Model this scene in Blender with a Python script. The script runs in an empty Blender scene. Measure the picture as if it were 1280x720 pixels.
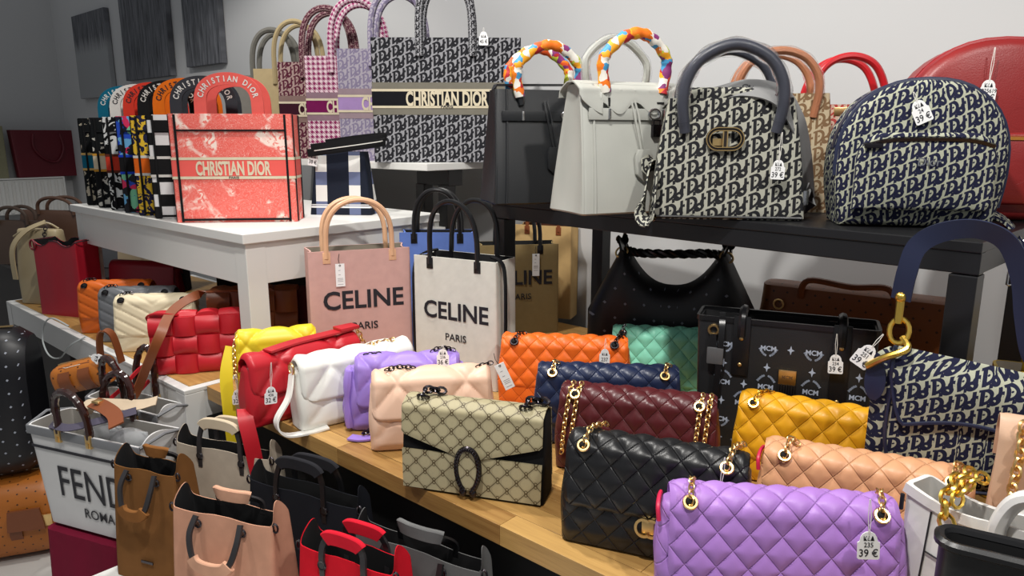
import bpy, bmesh, math, random
from mathutils import Vector, Matrix, Euler
random.seed(7)
S = bpy.context.scene
COL = S.collection
PI = math.pi
def R(a): return math.radians(a)

# ---------------------------------------------------------------- camera, world, lamps, exposure
cam = bpy.data.cameras.new('camera'); cam_o = bpy.data.objects.new('camera', cam); COL.objects.link(cam_o)
cam.sensor_width = 36; cam.lens = 25.3; cam.clip_start = .05
cam_o.location = (0, 0, 1.40)
cam_o.rotation_euler = (R(90 - 11.92), 0, R(41.5))
S.camera = cam_o
S.view_settings.view_transform = 'Standard'; S.view_settings.look = 'None'
S.view_settings.exposure = 0.12; S.view_settings.gamma = 1; S.view_settings.use_curve_mapping = False
W_ = bpy.data.worlds.new('world'); S.world = W_; W_.use_nodes = True
W_.node_tree.nodes['Background'].inputs[0].default_value = (.93, .96, 1, 1)
W_.node_tree.nodes['Background'].inputs[1].default_value = .235
def spot(name, loc, to, power, size=75, blend=.5, rad=.05, col=(1, .97, .92)):
    l = bpy.data.lights.new(name, 'SPOT'); l.energy = power; l.spot_size = R(size); l.spot_blend = blend
    l.shadow_soft_size = rad; l.color = col
    o = bpy.data.objects.new(name, l); COL.objects.link(o); o.location = loc
    o.rotation_euler = (Vector(to) - Vector(loc)).to_track_quat('-Z', 'Y').to_euler()
spot('overhead_spot', (-1.60, .98, 2.80), (-1.9, 1.50, .95), 84, 132, .25)
spot('overhead_spot', (-.50, .30, 2.80), (-.7, 1.20, .95), 116, 96, .55)
spot('overhead_spot', (.80, .45, 2.80), (.2, 1.25, .9), 76, 92, .6)
spot('overhead_spot', (-3.0, .95, 2.80), (-3.3, 1.25, .8), 46, 118, .3)
spot('overhead_spot', (-1.75, -.35, 2.80), (-1.65, .60, .45), 46, 52, .6)  # added fill spot that brightens the fronts of the low totes

# ---------------------------------------------------------------- materials: a tiny maths-to-nodes compiler
class V:
    def __init__(s, t, k): s.t = t; s.k = k
    def op(s, o, b=None, c=None):
        n = s.t.nodes.new('ShaderNodeMath'); n.operation = o
        for i, x in enumerate((s, b, c)):
            if x is None: continue
            if isinstance(x, V): s.t.links.new(x.k, n.inputs[i])
            else: n.inputs[i].default_value = x
        return V(s.t, n.outputs[0])
    def __add__(s, b): return s.op('ADD', b)
    def __radd__(s, b): return s.op('ADD', b)
    def __sub__(s, b): return s.op('SUBTRACT', b)
    def __rsub__(s, b): return (s * -1) + b
    def __mul__(s, b): return s.op('MULTIPLY', b)
    def __rmul__(s, b): return s.op('MULTIPLY', b)
    def __truediv__(s, b): return s.op('DIVIDE', b)
    def lt(s, b): return s.op('LESS_THAN', b)
    def gt(s, b): return s.op('GREATER_THAN', b)
    def mx(s, b): return s.op('MAXIMUM', b)
    def mn(s, b): return s.op('MINIMUM', b)
    def abs(s): return s.op('ABSOLUTE')
    def fr(s): return s.op('FRACT')
    def fl(s): return s.op('FLOOR')
    def sin(s): return s.op('SINE')
    def sq(s): return s * s
    def root(s): return s.op('SQRT')
    def mod(s, b): return s.op('FLOORED_MODULO', b)
def hyp(x, y): return (x.sq() + y.sq()).root()

class Mat:
    def __init__(s, name, col=(.5, .5, .5), rough=.5, metal=0, coat=0, spec=.5):
        s.m = bpy.data.materials.new(name); s.m.use_nodes = True
        s.t = s.m.node_tree; s.b = s.t.nodes['Principled BSDF']
        s.b.inputs['Base Color'].default_value = (*col, 1); s.b.inputs['Roughness'].default_value = rough
        s.b.inputs['Metallic'].default_value = metal; s.b.inputs['Coat Weight'].default_value = coat
        s.b.inputs['Specular IOR Level'].default_value = spec
    def uv(s):
        n = s.t.nodes.new('ShaderNodeUVMap'); n.uv_map = 'UVMap'
        x = s.t.nodes.new('ShaderNodeSeparateXYZ'); s.t.links.new(n.outputs[0], x.inputs[0])
        return V(s.t, x.outputs[0]), V(s.t, x.outputs[1])
    def obj(s):
        n = s.t.nodes.new('ShaderNodeTexCoord'); x = s.t.nodes.new('ShaderNodeSeparateXYZ')
        s.t.links.new(n.outputs['Object'], x.inputs[0]); return [V(s.t, x.outputs[i]) for i in range(3)]
    def vec(s, x, y, z=0.0):
        n = s.t.nodes.new('ShaderNodeCombineXYZ')
        for i, a in enumerate((x, y, z)):
            if isinstance(a, V): s.t.links.new(a.k, n.inputs[i])
            else: n.inputs[i].default_value = a
        return n.outputs[0]
    def noise(s, scale, vec=None, detail=3, dist=0):
        n = s.t.nodes.new('ShaderNodeTexNoise'); n.inputs['Scale'].default_value = scale
        n.inputs['Detail'].default_value = detail; n.inputs['Distortion'].default_value = dist
        if vec is None:
            tc = s.t.nodes.new('ShaderNodeTexCoord'); vec = tc.outputs['Object']
        s.t.links.new(vec, n.inputs['Vector']); return V(s.t, n.outputs[0])
    def mix(s, f, a, b):
        n = s.t.nodes.new('ShaderNodeMix'); n.data_type = 'RGBA'
        if isinstance(f, V): s.t.links.new(f.k, n.inputs[0])
        else: n.inputs[0].default_value = f
        for i, c in ((6, a), (7, b)):
            if isinstance(c, tuple): n.inputs[i].default_value = (*c, 1)
            else: s.t.links.new(c, n.inputs[i])
        return n.outputs[2]
    def color(s, k): s.t.links.new(k, s.b.inputs['Base Color']); return s
    def rough(s, v): s.t.links.new(v.k, s.b.inputs['Roughness']); return s
    def bump(s, v, strength=.2, dist=.001):
        n = s.t.nodes.new('ShaderNodeBump'); n.inputs['Strength'].default_value = strength
        n.inputs['Distance'].default_value = dist
        s.t.links.new(v.k, n.inputs['Height']); s.t.links.new(n.outputs[0], s.b.inputs['Normal']); return s

def srgb(r, g, b):
    f = lambda c: (c/255/12.92) if c/255 <= .04045 else ((c/255+.055)/1.055)**2.4
    return (f(r), f(g), f(b))
def leather(name, rgb, rough=.42, grain=500, bs=.18, spec=.45, seam=None):
    m = Mat(name, rough=rough, spec=spec); c = srgb(*rgb); n = m.noise(9, detail=4)
    m.color(m.mix(n, tuple(x*.86 for x in c), tuple(min(1, x*1.1) for x in c)))
    h = m.noise(grain, detail=2); d = .0006
    if seam:
        u, v = m.uv(); p = u/seam[0]; q = v/seam[1]
        a = (((p+q)*PI).sin().abs()).mn(((p-q)*PI).sin().abs())
        k = (a*7).mn(1.0); h = h*.10+k.root(); bs = .75; d = .0022
    m.bump(h, bs, d); return m.m
def plain(name, rgb, rough=.5, metal=0, spec=.5): return Mat(name, srgb(*rgb), rough, metal, 0, spec).m
def cloth(name, rgb, rough=.9):
    m = Mat(name, rough=rough, spec=.2); c = srgb(*rgb); n = m.noise(40)
    m.color(m.mix(n, tuple(x*.8 for x in c), c)); u, v = m.uv()
    m.bump((u*2600).sin()+(v*2600).sin(), .15, .0005); return m.m
def oblique(name, dark, light, s=1.0, w=1.0):
    """woven jacquard of slanting letter shapes"""
    m = Mat(name, rough=.85, spec=.15); u, v = m.uv()
    px, pz = .040*s, .036*s
    a = u/px; b = (v - u*.38)/pz
    x = a.fr(); y = (b).fr()
    # letter with a bowl, closed by a bar
    ex = (x-.16)/.36; ey = (y-.60)/.36
    bowl = (hyp(ex, ey)-1).mx((x-.16)*-3.0)
    ring = bowl.abs().lt(.19*w)
    ring = ring.mx((hyp(x-.30, (y-.62))-.055).lt(0.0))
    bar = ((x-.15).abs().lt(.065*w))*((y-.56).abs().lt(.44))
    top = ((y-.955).abs().lt(.06*w))*((x-.03).abs().lt(.24))
    o = (hyp(x-.68, (y-.27))-.165).abs().lt(.07*w)
    o = o.mx(((x+y*.9-.82).abs().lt(.07*w))*((y-.30).abs().lt(.24))*(x.gt(.42)))
    i = ((x-.43).abs().lt(.06*w))*((y-.10).abs().lt(.12))
    r = (hyp(x-.93, (y-.50))-.15).abs().lt(.065*w)*((y-.44).gt(0.0))
    st = ((x-.84).abs().lt(.06*w))*((y-.66).abs().lt(.30))
    k = ring.mx(bar).mx(top).mx(o).mx(i).mx(r).mx(st)
    n = m.noise(700, detail=1)
    d2 = srgb(*dark); l2 = srgb(*light)
    m.color(m.mix(k, m.mix(n, tuple(c*.8 for c in l2), l2), m.mix(n, d2, tuple(min(1, c*1.6+.004) for c in d2))))
    m.bump((u*2600).sin()*(v*2600).sin()+k*.8, .25, .0006); return m.m
def hexes(name, base, line):
    """canvas with rows of rounded hexagons and small double rings"""
    m = Mat(name, rough=.5, spec=.3); u, v = m.uv(); s = .0180
    x = u/s; y = v/(s*1.0)
    l1 = (((x+y)*.5).fr()-.5).abs(); l2 = (((x-y)*.5).fr()-.5).abs()
    cx = ((x+y)*.5).fr()-.5; cy = ((x-y)*.5).fr()-.5
    near = l1.mn(l2)
    cell = hyp(((x+y)*.5+.5).fr()-.5, ((x-y)*.5+.5).fr()-.5)
    hexl = (cell.lt(.40))
    linem = l1.lt(.030).mx(l2.lt(.030))
    c0 = hyp(cx, cy)
    g1 = (hyp(cx-.075, cy+.075)-.115).abs().lt(.030); g2 = (hyp(cx+.075, cy-.075)-.115).abs().lt(.030)
    edge = (cell-.375).abs().lt(.022)
    k = linem.mx(g1).mx(g2)
    b = srgb(*base); n = m.noise(300)
    base2 = m.mix(hexl, tuple(c*.88 for c in b), m.mix(n, tuple(c*.98 for c in b), tuple(min(1, c*1.12) for c in b)))
    m.color(m.mix(k, base2, srgb(*line))); m.bump(n, .1, .0005); return m.m
def houndstooth(name, a, b, s=.018):
    m = Mat(name, rough=.85, spec=.15); u, v = m.uv(); x = u/s; y = v/s
    cx = x.fr().gt(.5); cy = y.fr().gt(.5)
    st = ((x+y)*2).fr().gt(.5)
    dif = (cx-cy).abs()
    k = cx*cy + dif*st
    m.color(m.mix(k, srgb(*a), srgb(*b))); return m.m
def checker(name):
    m = Mat(name, rough=.8, spec=.2); u, v = m.uv()
    a = (u/.05).fl(); b = (v/.037).fl(); k = ((a+b)*.5).fr().gt(.25)
    m.color(m.mix(k, srgb(22, 22, 24), srgb(232, 232, 232))); return m.m
def toile(name):
    m = Mat(name, rough=.85, spec=.15); u, v = m.uv()
    n1 = m.noise(13, m.vec(u, v), 4, 1.2); n2 = m.noise(34, m.vec(u, v, .7), 5, 2.5)
    w = (n1-.53).mx(0.0)*9; k = (w.mn(1.0))*(n2.gt(.44))
    k2 = ((n2*9).fr()-.5).abs().lt(.08)*.45
    m.color(m.mix(k.mx(k2).mn(1.0), srgb(236, 106, 96), srgb(250, 226, 214)))
    m.bump((u*2400).sin()*(v*2400).sin(), .15, .0005); return m.m
def figured(name, a, b, scale=24, thr=.5, seed=0.0):
    m = Mat(name, rough=.85, spec=.15); u, v = m.uv(); n = m.noise(scale, m.vec(u, v, seed), 2, 1.5)
    k = (n.gt(thr)); m.color(m.mix(k, srgb(*a), srgb(*b))); return m.m
def patch_cloth(name, cols, scale):
    m = Mat(name, rough=.55, spec=.35)
    n = m.t.nodes.new('ShaderNodeTexVoronoi'); n.inputs['Scale'].default_value = scale
    x, y, z = m.obj(); q = m.noise(30, detail=3); q2 = m.noise(47, detail=2); m.t.links.new(m.vec(x+q*.03, y+q2*.03, z+q*.03), n.inputs['Vector'])
    sp = m.t.nodes.new('ShaderNodeSeparateColor'); m.t.links.new(n.outputs['Color'], sp.inputs[0])
    r = m.t.nodes.new('ShaderNodeValToRGB'); r.color_ramp.interpolation = 'CONSTANT'
    e = r.color_ramp.elements
    while len(e) < len(cols): e.new(.5)
    for i, c in enumerate(cols): e[i].position = i/len(cols); e[i].color = (*srgb(*c), 1)
    m.t.links.new(sp.outputs[0], r.inputs[0]); m.color(r.outputs[0]); return m.m
def specks(name, base, dot, sx, sz, rad):
    """leather with small scattered printed studs"""
    m = Mat(name, rough=.42, spec=.45); u, v = m.uv(); a = u/sx; row = (v/sz).fl()
    x = (a+row*.5).fr()-.5; y = (v/sz).fr()-.5
    k = (x.abs()*sx+y.abs()*sz).lt(rad); c = srgb(*base); n = m.noise(8)
    m.color(m.mix(k, m.mix(n, tuple(q*.8 for q in c), c), srgb(*dot))); m.bump(m.noise(450), .2, .0006); return m.m
def plaid(name):
    m = Mat(name, rough=.85, spec=.15); u, v = m.uv()
    a = ((u+.30)/.11).fr(); b = (v/.095).fr()
    ua = a.lt(.34); vb = b.lt(.45)
    c = m.mix(ua, srgb(28, 33, 46), m.mix(vb, srgb(226, 226, 222), srgb(104, 114, 146)))
    c = m.mix((v-.025).abs().lt(.003).mx((v-.032).abs().lt(.0015)), c, srgb(230, 230, 230))
    m.color(c); n = m.noise(500); m.bump(n, .2, .0005); return m.m
def woodmat(name, a, b):
    m = Mat(name, rough=.38, spec=.45); x, y, z = m.obj()
    oi = m.t.nodes.new('ShaderNodeObjectInfo'); rnd = V(m.t, oi.outputs['Random'])
    n = m.noise(3.0, m.vec(x*1.6+rnd*17, y*24+rnd*9, z*24), 6, .6); n2 = m.noise(9, m.vec(x*2+rnd*5, y*90, z*90), 3)
    f = (n*.8+n2*.45+rnd*.42-.36).mx(0.0).mn(1.0)
    m.color(m.mix(f, srgb(*a), srgb(*b))); m.bump(n2, .08, .0005); return m.m

M_wall = Mat('wall_paint', rough=.75, spec=.2); _n = M_wall.noise(2)
M_wall.color(M_wall.mix(_n, srgb(188, 189, 190), srgb(196, 196, 196))); M_wall.bump(M_wall.noise(120), .05, .001); M_wall = M_wall.m
M_floor = Mat('floor_tile', rough=.35); _n = M_floor.noise(3, detail=5)
M_floor.color(M_floor.mix(_n, srgb(186, 184, 180), srgb(206, 204, 200))); M_floor = M_floor.m
M_white = plain('white_lacquer', (226, 225, 221), .4)
M_bwhite = plain('grey_white_lacquer', (212, 212, 210), .42)
M_black = plain('black_paint', (22, 22, 25), .38)
M_wood = woodmat('oak_staves', (206, 164, 98), (112, 70, 28))
M_gold = plain('gold_metal', (240, 204, 140), .32, 1)
M_brass = plain('bright_gold', (242, 202, 96), .28, 1)
M_gun = plain('gunmetal', (70, 66, 70), .25, 1)
M_silver = plain('silver_metal', (205, 205, 208), .2, 1)
M_tag = plain('tag_card', (245, 245, 245), .6)
M_ink = plain('black_ink', (28, 28, 36), .6)
M_string = plain('white_string', (235, 232, 225), .8)
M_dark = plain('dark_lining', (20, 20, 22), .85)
M_lining = cloth('beige_lining', (150, 140, 125))
M_pvc = Mat('clear_wrap', (1, 1, 1), .08, spec=.6); M_pvc.b.inputs['Transmission Weight'].default_value = 1.0
M_pvc.b.inputs['IOR'].default_value = 1.12; M_pvc.b.inputs['Alpha'].default_value = .32
M_pvc.bump(M_pvc.noise(60), .6, .004); M_pvc = M_pvc.m

# ---------------------------------------------------------------- mesh builder
def circ(r, n=8): return [(r*math.cos(2*PI*i/n), r*math.sin(2*PI*i/n)) for i in range(n)]
def rect(a, b): return [(-a/2, -b/2), (a/2, -b/2), (a/2, b/2), (-a/2, b/2)]
def rrect(w, d, r, seg=3, step=.02, ref=None):
    """rounded rectangle from the back centre, anticlockwise seen from above"""
    r = min(r, w*.49, d*.49); out = []; rw, rd = ref or (w, d)
    nx, ny = max(1, int(rw/2/step+.5)), max(1, int(rd/step+.5))
    def line(a, b):
        n = ny if abs(a[0]-b[0]) < 1e-9 else (nx if abs(a[0]) < 1e-9 or abs(b[0]) < 1e-9 else 2*nx)
        for i in range(n): out.append((a[0]+(b[0]-a[0])*i/n, a[1]+(b[1]-a[1])*i/n))
    def arc(cx, cy, a0):
        for i in range(seg): t = a0+PI/2*i/seg; out.append((cx+r*math.cos(t), cy+r*math.sin(t)))
    x, y = w/2, d/2
    line((0, y), (-x+r, y)); arc(-x+r, y-r, PI/2); line((-x, y-r), (-x, -y+r)); arc(-x+r, -y+r, PI)
    line((-x+r, -y), (x-r, -y)); arc(x-r, -y+r, 1.5*PI); line((x, -y+r), (x, y-r)); arc(x-r, y-r, 0); line((x-r, y), (0, y))
    return out
def smooth(pts, n=6):
    """Catmull-Rom through the points"""
    P = [Vector(p) for p in pts]; out = []
    for i in range(len(P)-1):
        a = P[max(0, i-1)]; b = P[i]; c = P[i+1]; d = P[min(len(P)-1, i+2)]
        for k in range(n):
            t = k/n
            out.append(.5*((2*b)+(c-a)*t+(2*a-5*b+4*c-d)*t*t+(3*b-a-3*c+d)*t**3))
    out.append(P[-1]); return out
def resample(P, step):
    P = [Vector(p) for p in P]; out = [P[0]]; acc = 0
    for a, b in zip(P, P[1:]):
        L = (b-a).length
        if L < 1e-9: continue
        d = step-acc
        while d <= L: out.append(a+(b-a)*(d/L)); d += step
        acc = L-(d-step)
    return out
TEXT = {}
def text_data(s, bold):
    if (s, bold) not in TEXT:
        c = bpy.data.curves.new('lettering', 'FONT'); c.body = s; c.size = 1; c.extrude = .01; c.offset = bold
        c.align_x = 'CENTER'; c.resolution_u = 3
        o = bpy.data.objects.new('lettering', c); me = bpy.data.meshes.new_from_object(o)
        TEXT[(s, bold)] = ([v.co.copy() for v in me.vertices], [tuple(p.vertices) for p in me.polygons])
        bpy.data.objects.remove(o); bpy.data.curves.remove(c); bpy.data.meshes.remove(me)
    return TEXT[(s, bold)]
class B:
    def __init__(s): s.v = []; s.f = []; s.uv = []; s.mi = []
    def add(s, verts, faces, uvs=None, mi=0):
        o = len(s.v); s.v += [tuple(v) for v in verts]
        for k, f in enumerate(faces):
            s.f.append(tuple(i+o for i in f)); s.mi.append(mi)
            if uvs: s.uv += uvs[k]
            else:
                p = [Vector(verts[i]) for i in f]
                n = (p[1]-p[0]).cross(p[-1]-p[0]); a = max(range(3), key=lambda q: abs(n[q]))
                i, j = ((1, 2), (0, 2), (0, 1))[a]; s.uv += [(q[i], q[j]) for q in p]
        return s
    def loft(s, rings, closed=True, cap0=False, cap1=False, mi=0, uc=True, planar=False):
        n = len(rings[0]); rings = [[Vector(p) for p in r] for r in rings]; m = n if closed else n-1
        V_ = [p for r in rings for p in r]; F = []; U = []
        vv = [0]
        for a, b in zip(rings, rings[1:]): vv.append(vv[-1]+max((a[k]-b[k]).length for k in range(0, n, max(1, n//8))))
        uu = []
        for r in rings:
            q = [0]
            for i in range(m): q.append(q[-1]+(r[(i+1) % n]-r[i]).length)
            h = q[-1]/2 if uc else 0; uu.append([x-h for x in q])
        for j in range(len(rings)-1):
            for i in range(m):
                i2 = (i+1) % n
                F.append((j*n+i, j*n+i2, (j+1)*n+i2, (j+1)*n+i))
                if planar == 'xz': U.append([(V_[k].x, V_[k].z) for k in F[-1]])
                elif planar: y0 = min(p.y for p in rings[0]+rings[-1]) if len(F) < 2 else y0; U.append([(V_[k].x+math.copysign(.7*abs(V_[k].y-y0)*(abs(V_[k].x) > .02), V_[k].x), V_[k].z) for k in F[-1]])
                else: U.append([(uu[j][i], vv[j]), (uu[j][i+1], vv[j]), (uu[j+1][i+1], vv[j+1]), (uu[j+1][i], vv[j+1])])
        if cap0: f = tuple(reversed(range(n))); F.append(f); U.append([(V_[k].x, V_[k].y if not planar else V_[k].z) for k in f])
        if cap1:
            o = (len(rings)-1)*n; f = tuple(range(o, o+n)); F.append(f); U.append([(V_[k].x, V_[k].y if not planar else V_[k].z) for k in f])
        return s.add(V_, F, U, mi)
    def sweep(s, pts, prof, up=None, closed=False, mi=0, scale=None):
        P = [Vector(p) for p in pts]; n = len(P); rings = []; prev = None
        for i in range(n):
            a = P[i-1] if (i or closed) else P[0]; b = P[(i+1) % n] if (i < n-1 or closed) else P[-1]
            T = (b-a).normalized()
            if up is not None: ref = Vector(up)
            elif prev is None: ref = Vector((0, 0, 1)) if abs(T.z) < .9 else Vector((0, 1, 0))
            else: ref = prev
            N = ref.cross(T)
            if N.length < 1e-6: N = T.orthogonal()
            N.normalize(); Bn = T.cross(N).normalized(); prev = Bn
            k = scale(i/(n-1)) if scale else 1
            rings.append([P[i]+N*(x*k)+Bn*(y*k) for x, y in prof])
        if closed: rings.append(rings[0])
        return s.loft(rings, True, not closed, not closed, mi)
    def tube(s, pts, r, n=8, closed=False, mi=0, scale=None): return s.sweep(pts, circ(r, n), None, closed, mi, scale)
    def ribbon(s, pts, w, t, up, mi=0): return s.sweep(pts, rect(t, w), up, False, mi)
    def box(s, c, d, mi=0):
        x, y, z = c; a, b, h = d[0]/2, d[1]/2, d[2]/2
        v = [(x+i*a, y+j*b, z+k*h) for k in (-1, 1) for j in (-1, 1) for i in (-1, 1)]
        return s.add(v, [(0, 2, 3, 1), (4, 5, 7, 6), (0, 1, 5, 4), (2, 6, 7, 3), (0, 4, 6, 2), (1, 3, 7, 5)], None, mi)
    def prism(s, poly, y0, y1, mi=0):
        """polygon in x, z extruded along y"""
        n = len(poly); v = [(x, y0, z) for x, z in poly]+[(x, y1, z) for x, z in poly]
        f = [tuple(range(n)), tuple(reversed(range(n, 2*n)))]+[(i, i+n, (i+1) % n+n, (i+1) % n) for i in range(n)]
        return s.add(v, f, None, mi)
    def torus(s, c, Rr, r, mat=None, n=16, m=6, sx=1, sy=1, mi=0):
        mat = mat or Matrix.Identity(3); c = Vector(c); rings = []
        for i in range(n+1):
            a = 2*PI*i/n; d = Vector((math.cos(a)*sx, math.sin(a)*sy, 0)); dn = Vector((math.cos(a), math.sin(a), 0))
            rings.append([c+mat @ (d*Rr+dn*(r*math.cos(2*PI*k/m))+Vector((0, 0, r*math.sin(2*PI*k/m)))) for k in range(m)])
        return s.loft(rings, True, mi=mi)
    def ball(s, c, r, sx=1, sy=1, sz=1, n=10, m=7, mi=0):
        rings = [[(c[0]+r*sx*math.sin(PI*(j+.02)/(m+.04))*math.cos(2*PI*i/n), c[1]+r*sy*math.sin(PI*(j+.02)/(m+.04))*math.sin(2*PI*i/n), c[2]-r*sz*math.cos(PI*(j+.02)/(m+.04))) for i in range(n)] for j in range(m+1)]
        return s.loft(rings, True, True, True, mi)
    def text(s, txt, size, loc, rx=1.0, bold=0, roll=0, fy=None, mi=0):
        """lettering on a surface whose front is -y"""
        vs, fs = text_data(txt, bold); ca, sa = math.cos(roll), math.sin(roll); out = []
        for v in vs:
            x = v.x*size*rx; z = v.y*size; X = loc[0]+x*ca-z*sa; Z = loc[2]+x*sa+z*ca
            Y = (fy(X, Z) if fy else loc[1])-v.z*min(.06, .0008/size*40)*size
            out.append((X, Y, Z))
        return s.add(out, fs, None, mi)
    def chain(s, pts, ll=.014, lw=.010, r=.0017, mi=0):
        P = resample(pts, ll*.70)
        for i in range(len(P)-1):
            T = (P[i+1]-P[i]).normalized(); ref = Vector((0, 0, 1)) if abs(T.z) < .8 else Vector((0, 1, 0))
            N = ref.cross(T).normalized(); Bn = T.cross(N)
            a = PI/4 if i % 2 else -PI/4
            Bb = N*math.cos(a)+Bn*math.sin(a); C = T.cross(Bb)
            m = Matrix((T, Bb, C)).transposed()
            s.torus((P[i]+P[i+1])/2, 1, r, m, 10, 5, ll/2, lw/2, mi)
        return s
    def transform(s, m):
        s.v = [tuple(m @ Vector(v)) for v in s.v]; return s
    def mesh(s, name, mats, sm=True, bevel=0):
        me = bpy.data.meshes.new(name); me.from_pydata(s.v, [], s.f)
        l = me.uv_layers.new(name='UVMap'); l.data.foreach_set('uv', [c for p in s.uv for c in p])
        me.polygons.foreach_set('material_index', s.mi)
        for m in (mats if isinstance(mats, (list, tuple)) else [mats]): me.materials.append(m)
        if bevel:
            bm = bmesh.new(); bm.from_mesh(me); bmesh.ops.remove_doubles(bm, verts=bm.verts, dist=1e-6)
            e = [q for q in bm.edges if len(q.link_faces) == 2 and q.calc_face_angle(0) > .5]
            bmesh.ops.bevel(bm, geom=e, offset=bevel, segments=2, affect='EDGES', profile=.6); bm.to_mesh(me); bm.free()
        if sm:
            me.polygons.foreach_set('use_smooth', [True]*len(me.polygons)); me.set_sharp_from_angle(angle=R(40))
        me.update(); return me
    def build(s, name, mats, parent=None, sm=True, bevel=0, label=None):
        o = bpy.data.objects.new(name, s.mesh(name, mats, sm, bevel)); COL.objects.link(o); o.parent = parent
        if label: o['label'] = label
        return o
def thing(name, label, cat, loc, yaw=0, group=None, tx=0, ry=0):
    o = bpy.data.objects.new(name, None); COL.objects.link(o); o.location = loc; o.rotation_euler = (R(tx), R(ry), R(yaw))
    o.empty_display_size = .05; o['label'] = label; o['category'] = cat
    if group: o['group'] = group
    return o
def fl(L, z, yaw, W, D):
    """root position from the front left bottom corner"""
    c, s = math.cos(R(yaw)), math.sin(R(yaw))
    return (L[0]+c*W/2-s*D/2, L[1]+s*W/2+c*D/2, z)
def structure(name, b, mat, bevel=0):
    o = b.build(name, mat, None, False, bevel); o['kind'] = 'structure'; return o
def arch(a, h, z0, y=0, n=20, p=.75, x0=0, lean=0):
    return [(x0-a*math.cos(PI*i/n), y+lean*math.sin(PI*i/n), z0+h*math.sin(PI*i/n)**p) for i in range(n+1)]
# ---------------------------------------------------------------- the room
WY = 2.15; WX = -6.9
b = B(); b.box((-2.2, -.4, -.05), (10, 5.2, .1)); structure('floor', b, M_floor)
b = B(); b.box((-2.3, WY+.05, 1.4), (9.3, .1, 2.9)); structure('wall_back', b, M_wall)
b = B(); b.box((WX-.05, .12, 1.4), (.1, 4.06, 2.9)); structure('wall_left', b, M_wall)
b = B(); b.box((-2.3, WY-.008, .05), (9.1, .016, .1)); structure('baseboard_back', b, M_white, .003)
b = B(); b.box((WX+.008, .05, .05), (.016, 3.9, .1)); structure('baseboard_left', b, M_white, .003)

def streaks(name, seed, low):
    m = Mat(name, rough=.7); x, y, z = m.obj()
    n = m.noise(5, m.vec(x*9, seed, z*.7), 5, .4); n2 = m.noise(6, m.vec(x*22, seed, z*1.6), 3)
    f = ((n*.9+n2*.6-.48)*2.2).mx(0.0).mn(1.0)
    k = ((z+.06-n*.16)*9).mx(0.0).mn(1.0) if low else (z*0+1)
    m.color(m.mix(k, srgb(150, 152, 154), m.mix(f, srgb(20, 21, 27), srgb(112, 114, 120)))); return m.m
for x0, x1, z0, z1, lab, sd, low in ((-6.36, -5.72, 1.683, 2.29, 'dark streaked abstract canvas nearest the far left corner of the room', 1.0, True),
                                     (-5.45, -4.74, 1.775, 2.42, 'middle one of the three dark streaked canvases on the back wall', 4.0, False),
                                     (-4.52, -4.08, 1.81, 2.42, 'narrow dark streaked canvas closest to the coral tote handles', 8.0, False)):
    t = thing('wall_canvas', lab, 'painting', ((x0+x1)/2, WY-.004, (z0+z1)/2), 0, 'streaked canvases on the back wall')
    b = B(); b.box((0, -.017, 0), (x1-x0, .034, z1-z0)); b.build('stretched_canvas', streaks('streaked_paint_'+('a', 'b', 'c')[int(sd/4)], sd, low), t, False, .003)
    b = B(); b.box((0, -.003, 0), (x1-x0-.05, .006, z1-z0-.05)); b.build('stretcher_frame', M_wood, t, False)

t = thing('radiator', 'ribbed white panel radiator on the far left wall under the burgundy tote', 'radiator', (WX+.06, 1.55, .78))
b = B(); b.box((.07, 0, .29), (.10, .98, .012)); b.box((.07, .485, .15), (.10, .012, .28)); b.box((.07, -.485, .15), (.10, .012, .28)); b.build('top_grille', M_white, t, False, .002)
b = B(); b.box((.10, 0, .145), (.012, .96, .27)); b.build('front_panel', M_white, t, False, .002)
b0 = B(); b0.loft([[(-.006, -.016, 0), (.010, -.010, 0), (.010, .010, 0), (-.006, .016, 0)], [(-.006, -.016, .245), (.010, -.010, .245), (.010, .010, .245), (-.006, .016, .245)]], True, True, True)
fm = b0.mesh('rib', M_white)
for i in range(19):
    o = bpy.data.objects.new('rib', fm); COL.objects.link(o); o.parent = t; o.location = (.112, -.45+i*.05, .022)
for y in (-.3, .3): b = B(); b.box((-.015, y, .13), (.07, .04, .2)); b.build('wall_bracket', M_white, t, False)
for y in (-.44, .44): b = B(); b.tube([(.06, y, .01), (.06, y, -.78)], .009); b.build('pipe', M_white, t)

# ---------------------------------------------------------------- furniture
t = thing('wooden_bench', 'long oak stave bench with the quilted flap bags lined up on it', 'bench', (-1.84, .836, 0))
BL, BD, BT = 2.55, 1.17, .74
y = 0.0; row = 0
while y < BD-.001:
    w = .045 if row < 11 else .075; w = min(w, BD-y); x = 0.0
    first = True
    while x < BL-.001:
        l = random.uniform(.35, .7) if row < 11 else 1.3
        if first and row < 11: l = random.uniform(.15, .6)
        first = False
        if BL-x-l < .12: l = BL-x
        b = B(); b.box((l/2, w/2, -.019), (l-.0006, w-.0006, .038))
        o = b.build('stave', M_wood, t, False, .0008 if row < 11 else 0); o.location = (x, y, BT+random.uniform(-.0004, .0003)); x += l
    y += w; row += 1
b = B(); b.box((BL/2, .09, .345), (BL-.1, .012, .70)); b.build('bench_shade_panel', M_dark, t, False)  # added dark sheet, stands in for shade and dark backdrop under the bench
for x in (.06, 1.28, BL-.06):
    for y in (.16, BD-.06):
        b = B(); b.box((x, y, .35), (.06, .06, .70)); b.build('leg', M_black, t, False, .003)

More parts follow.
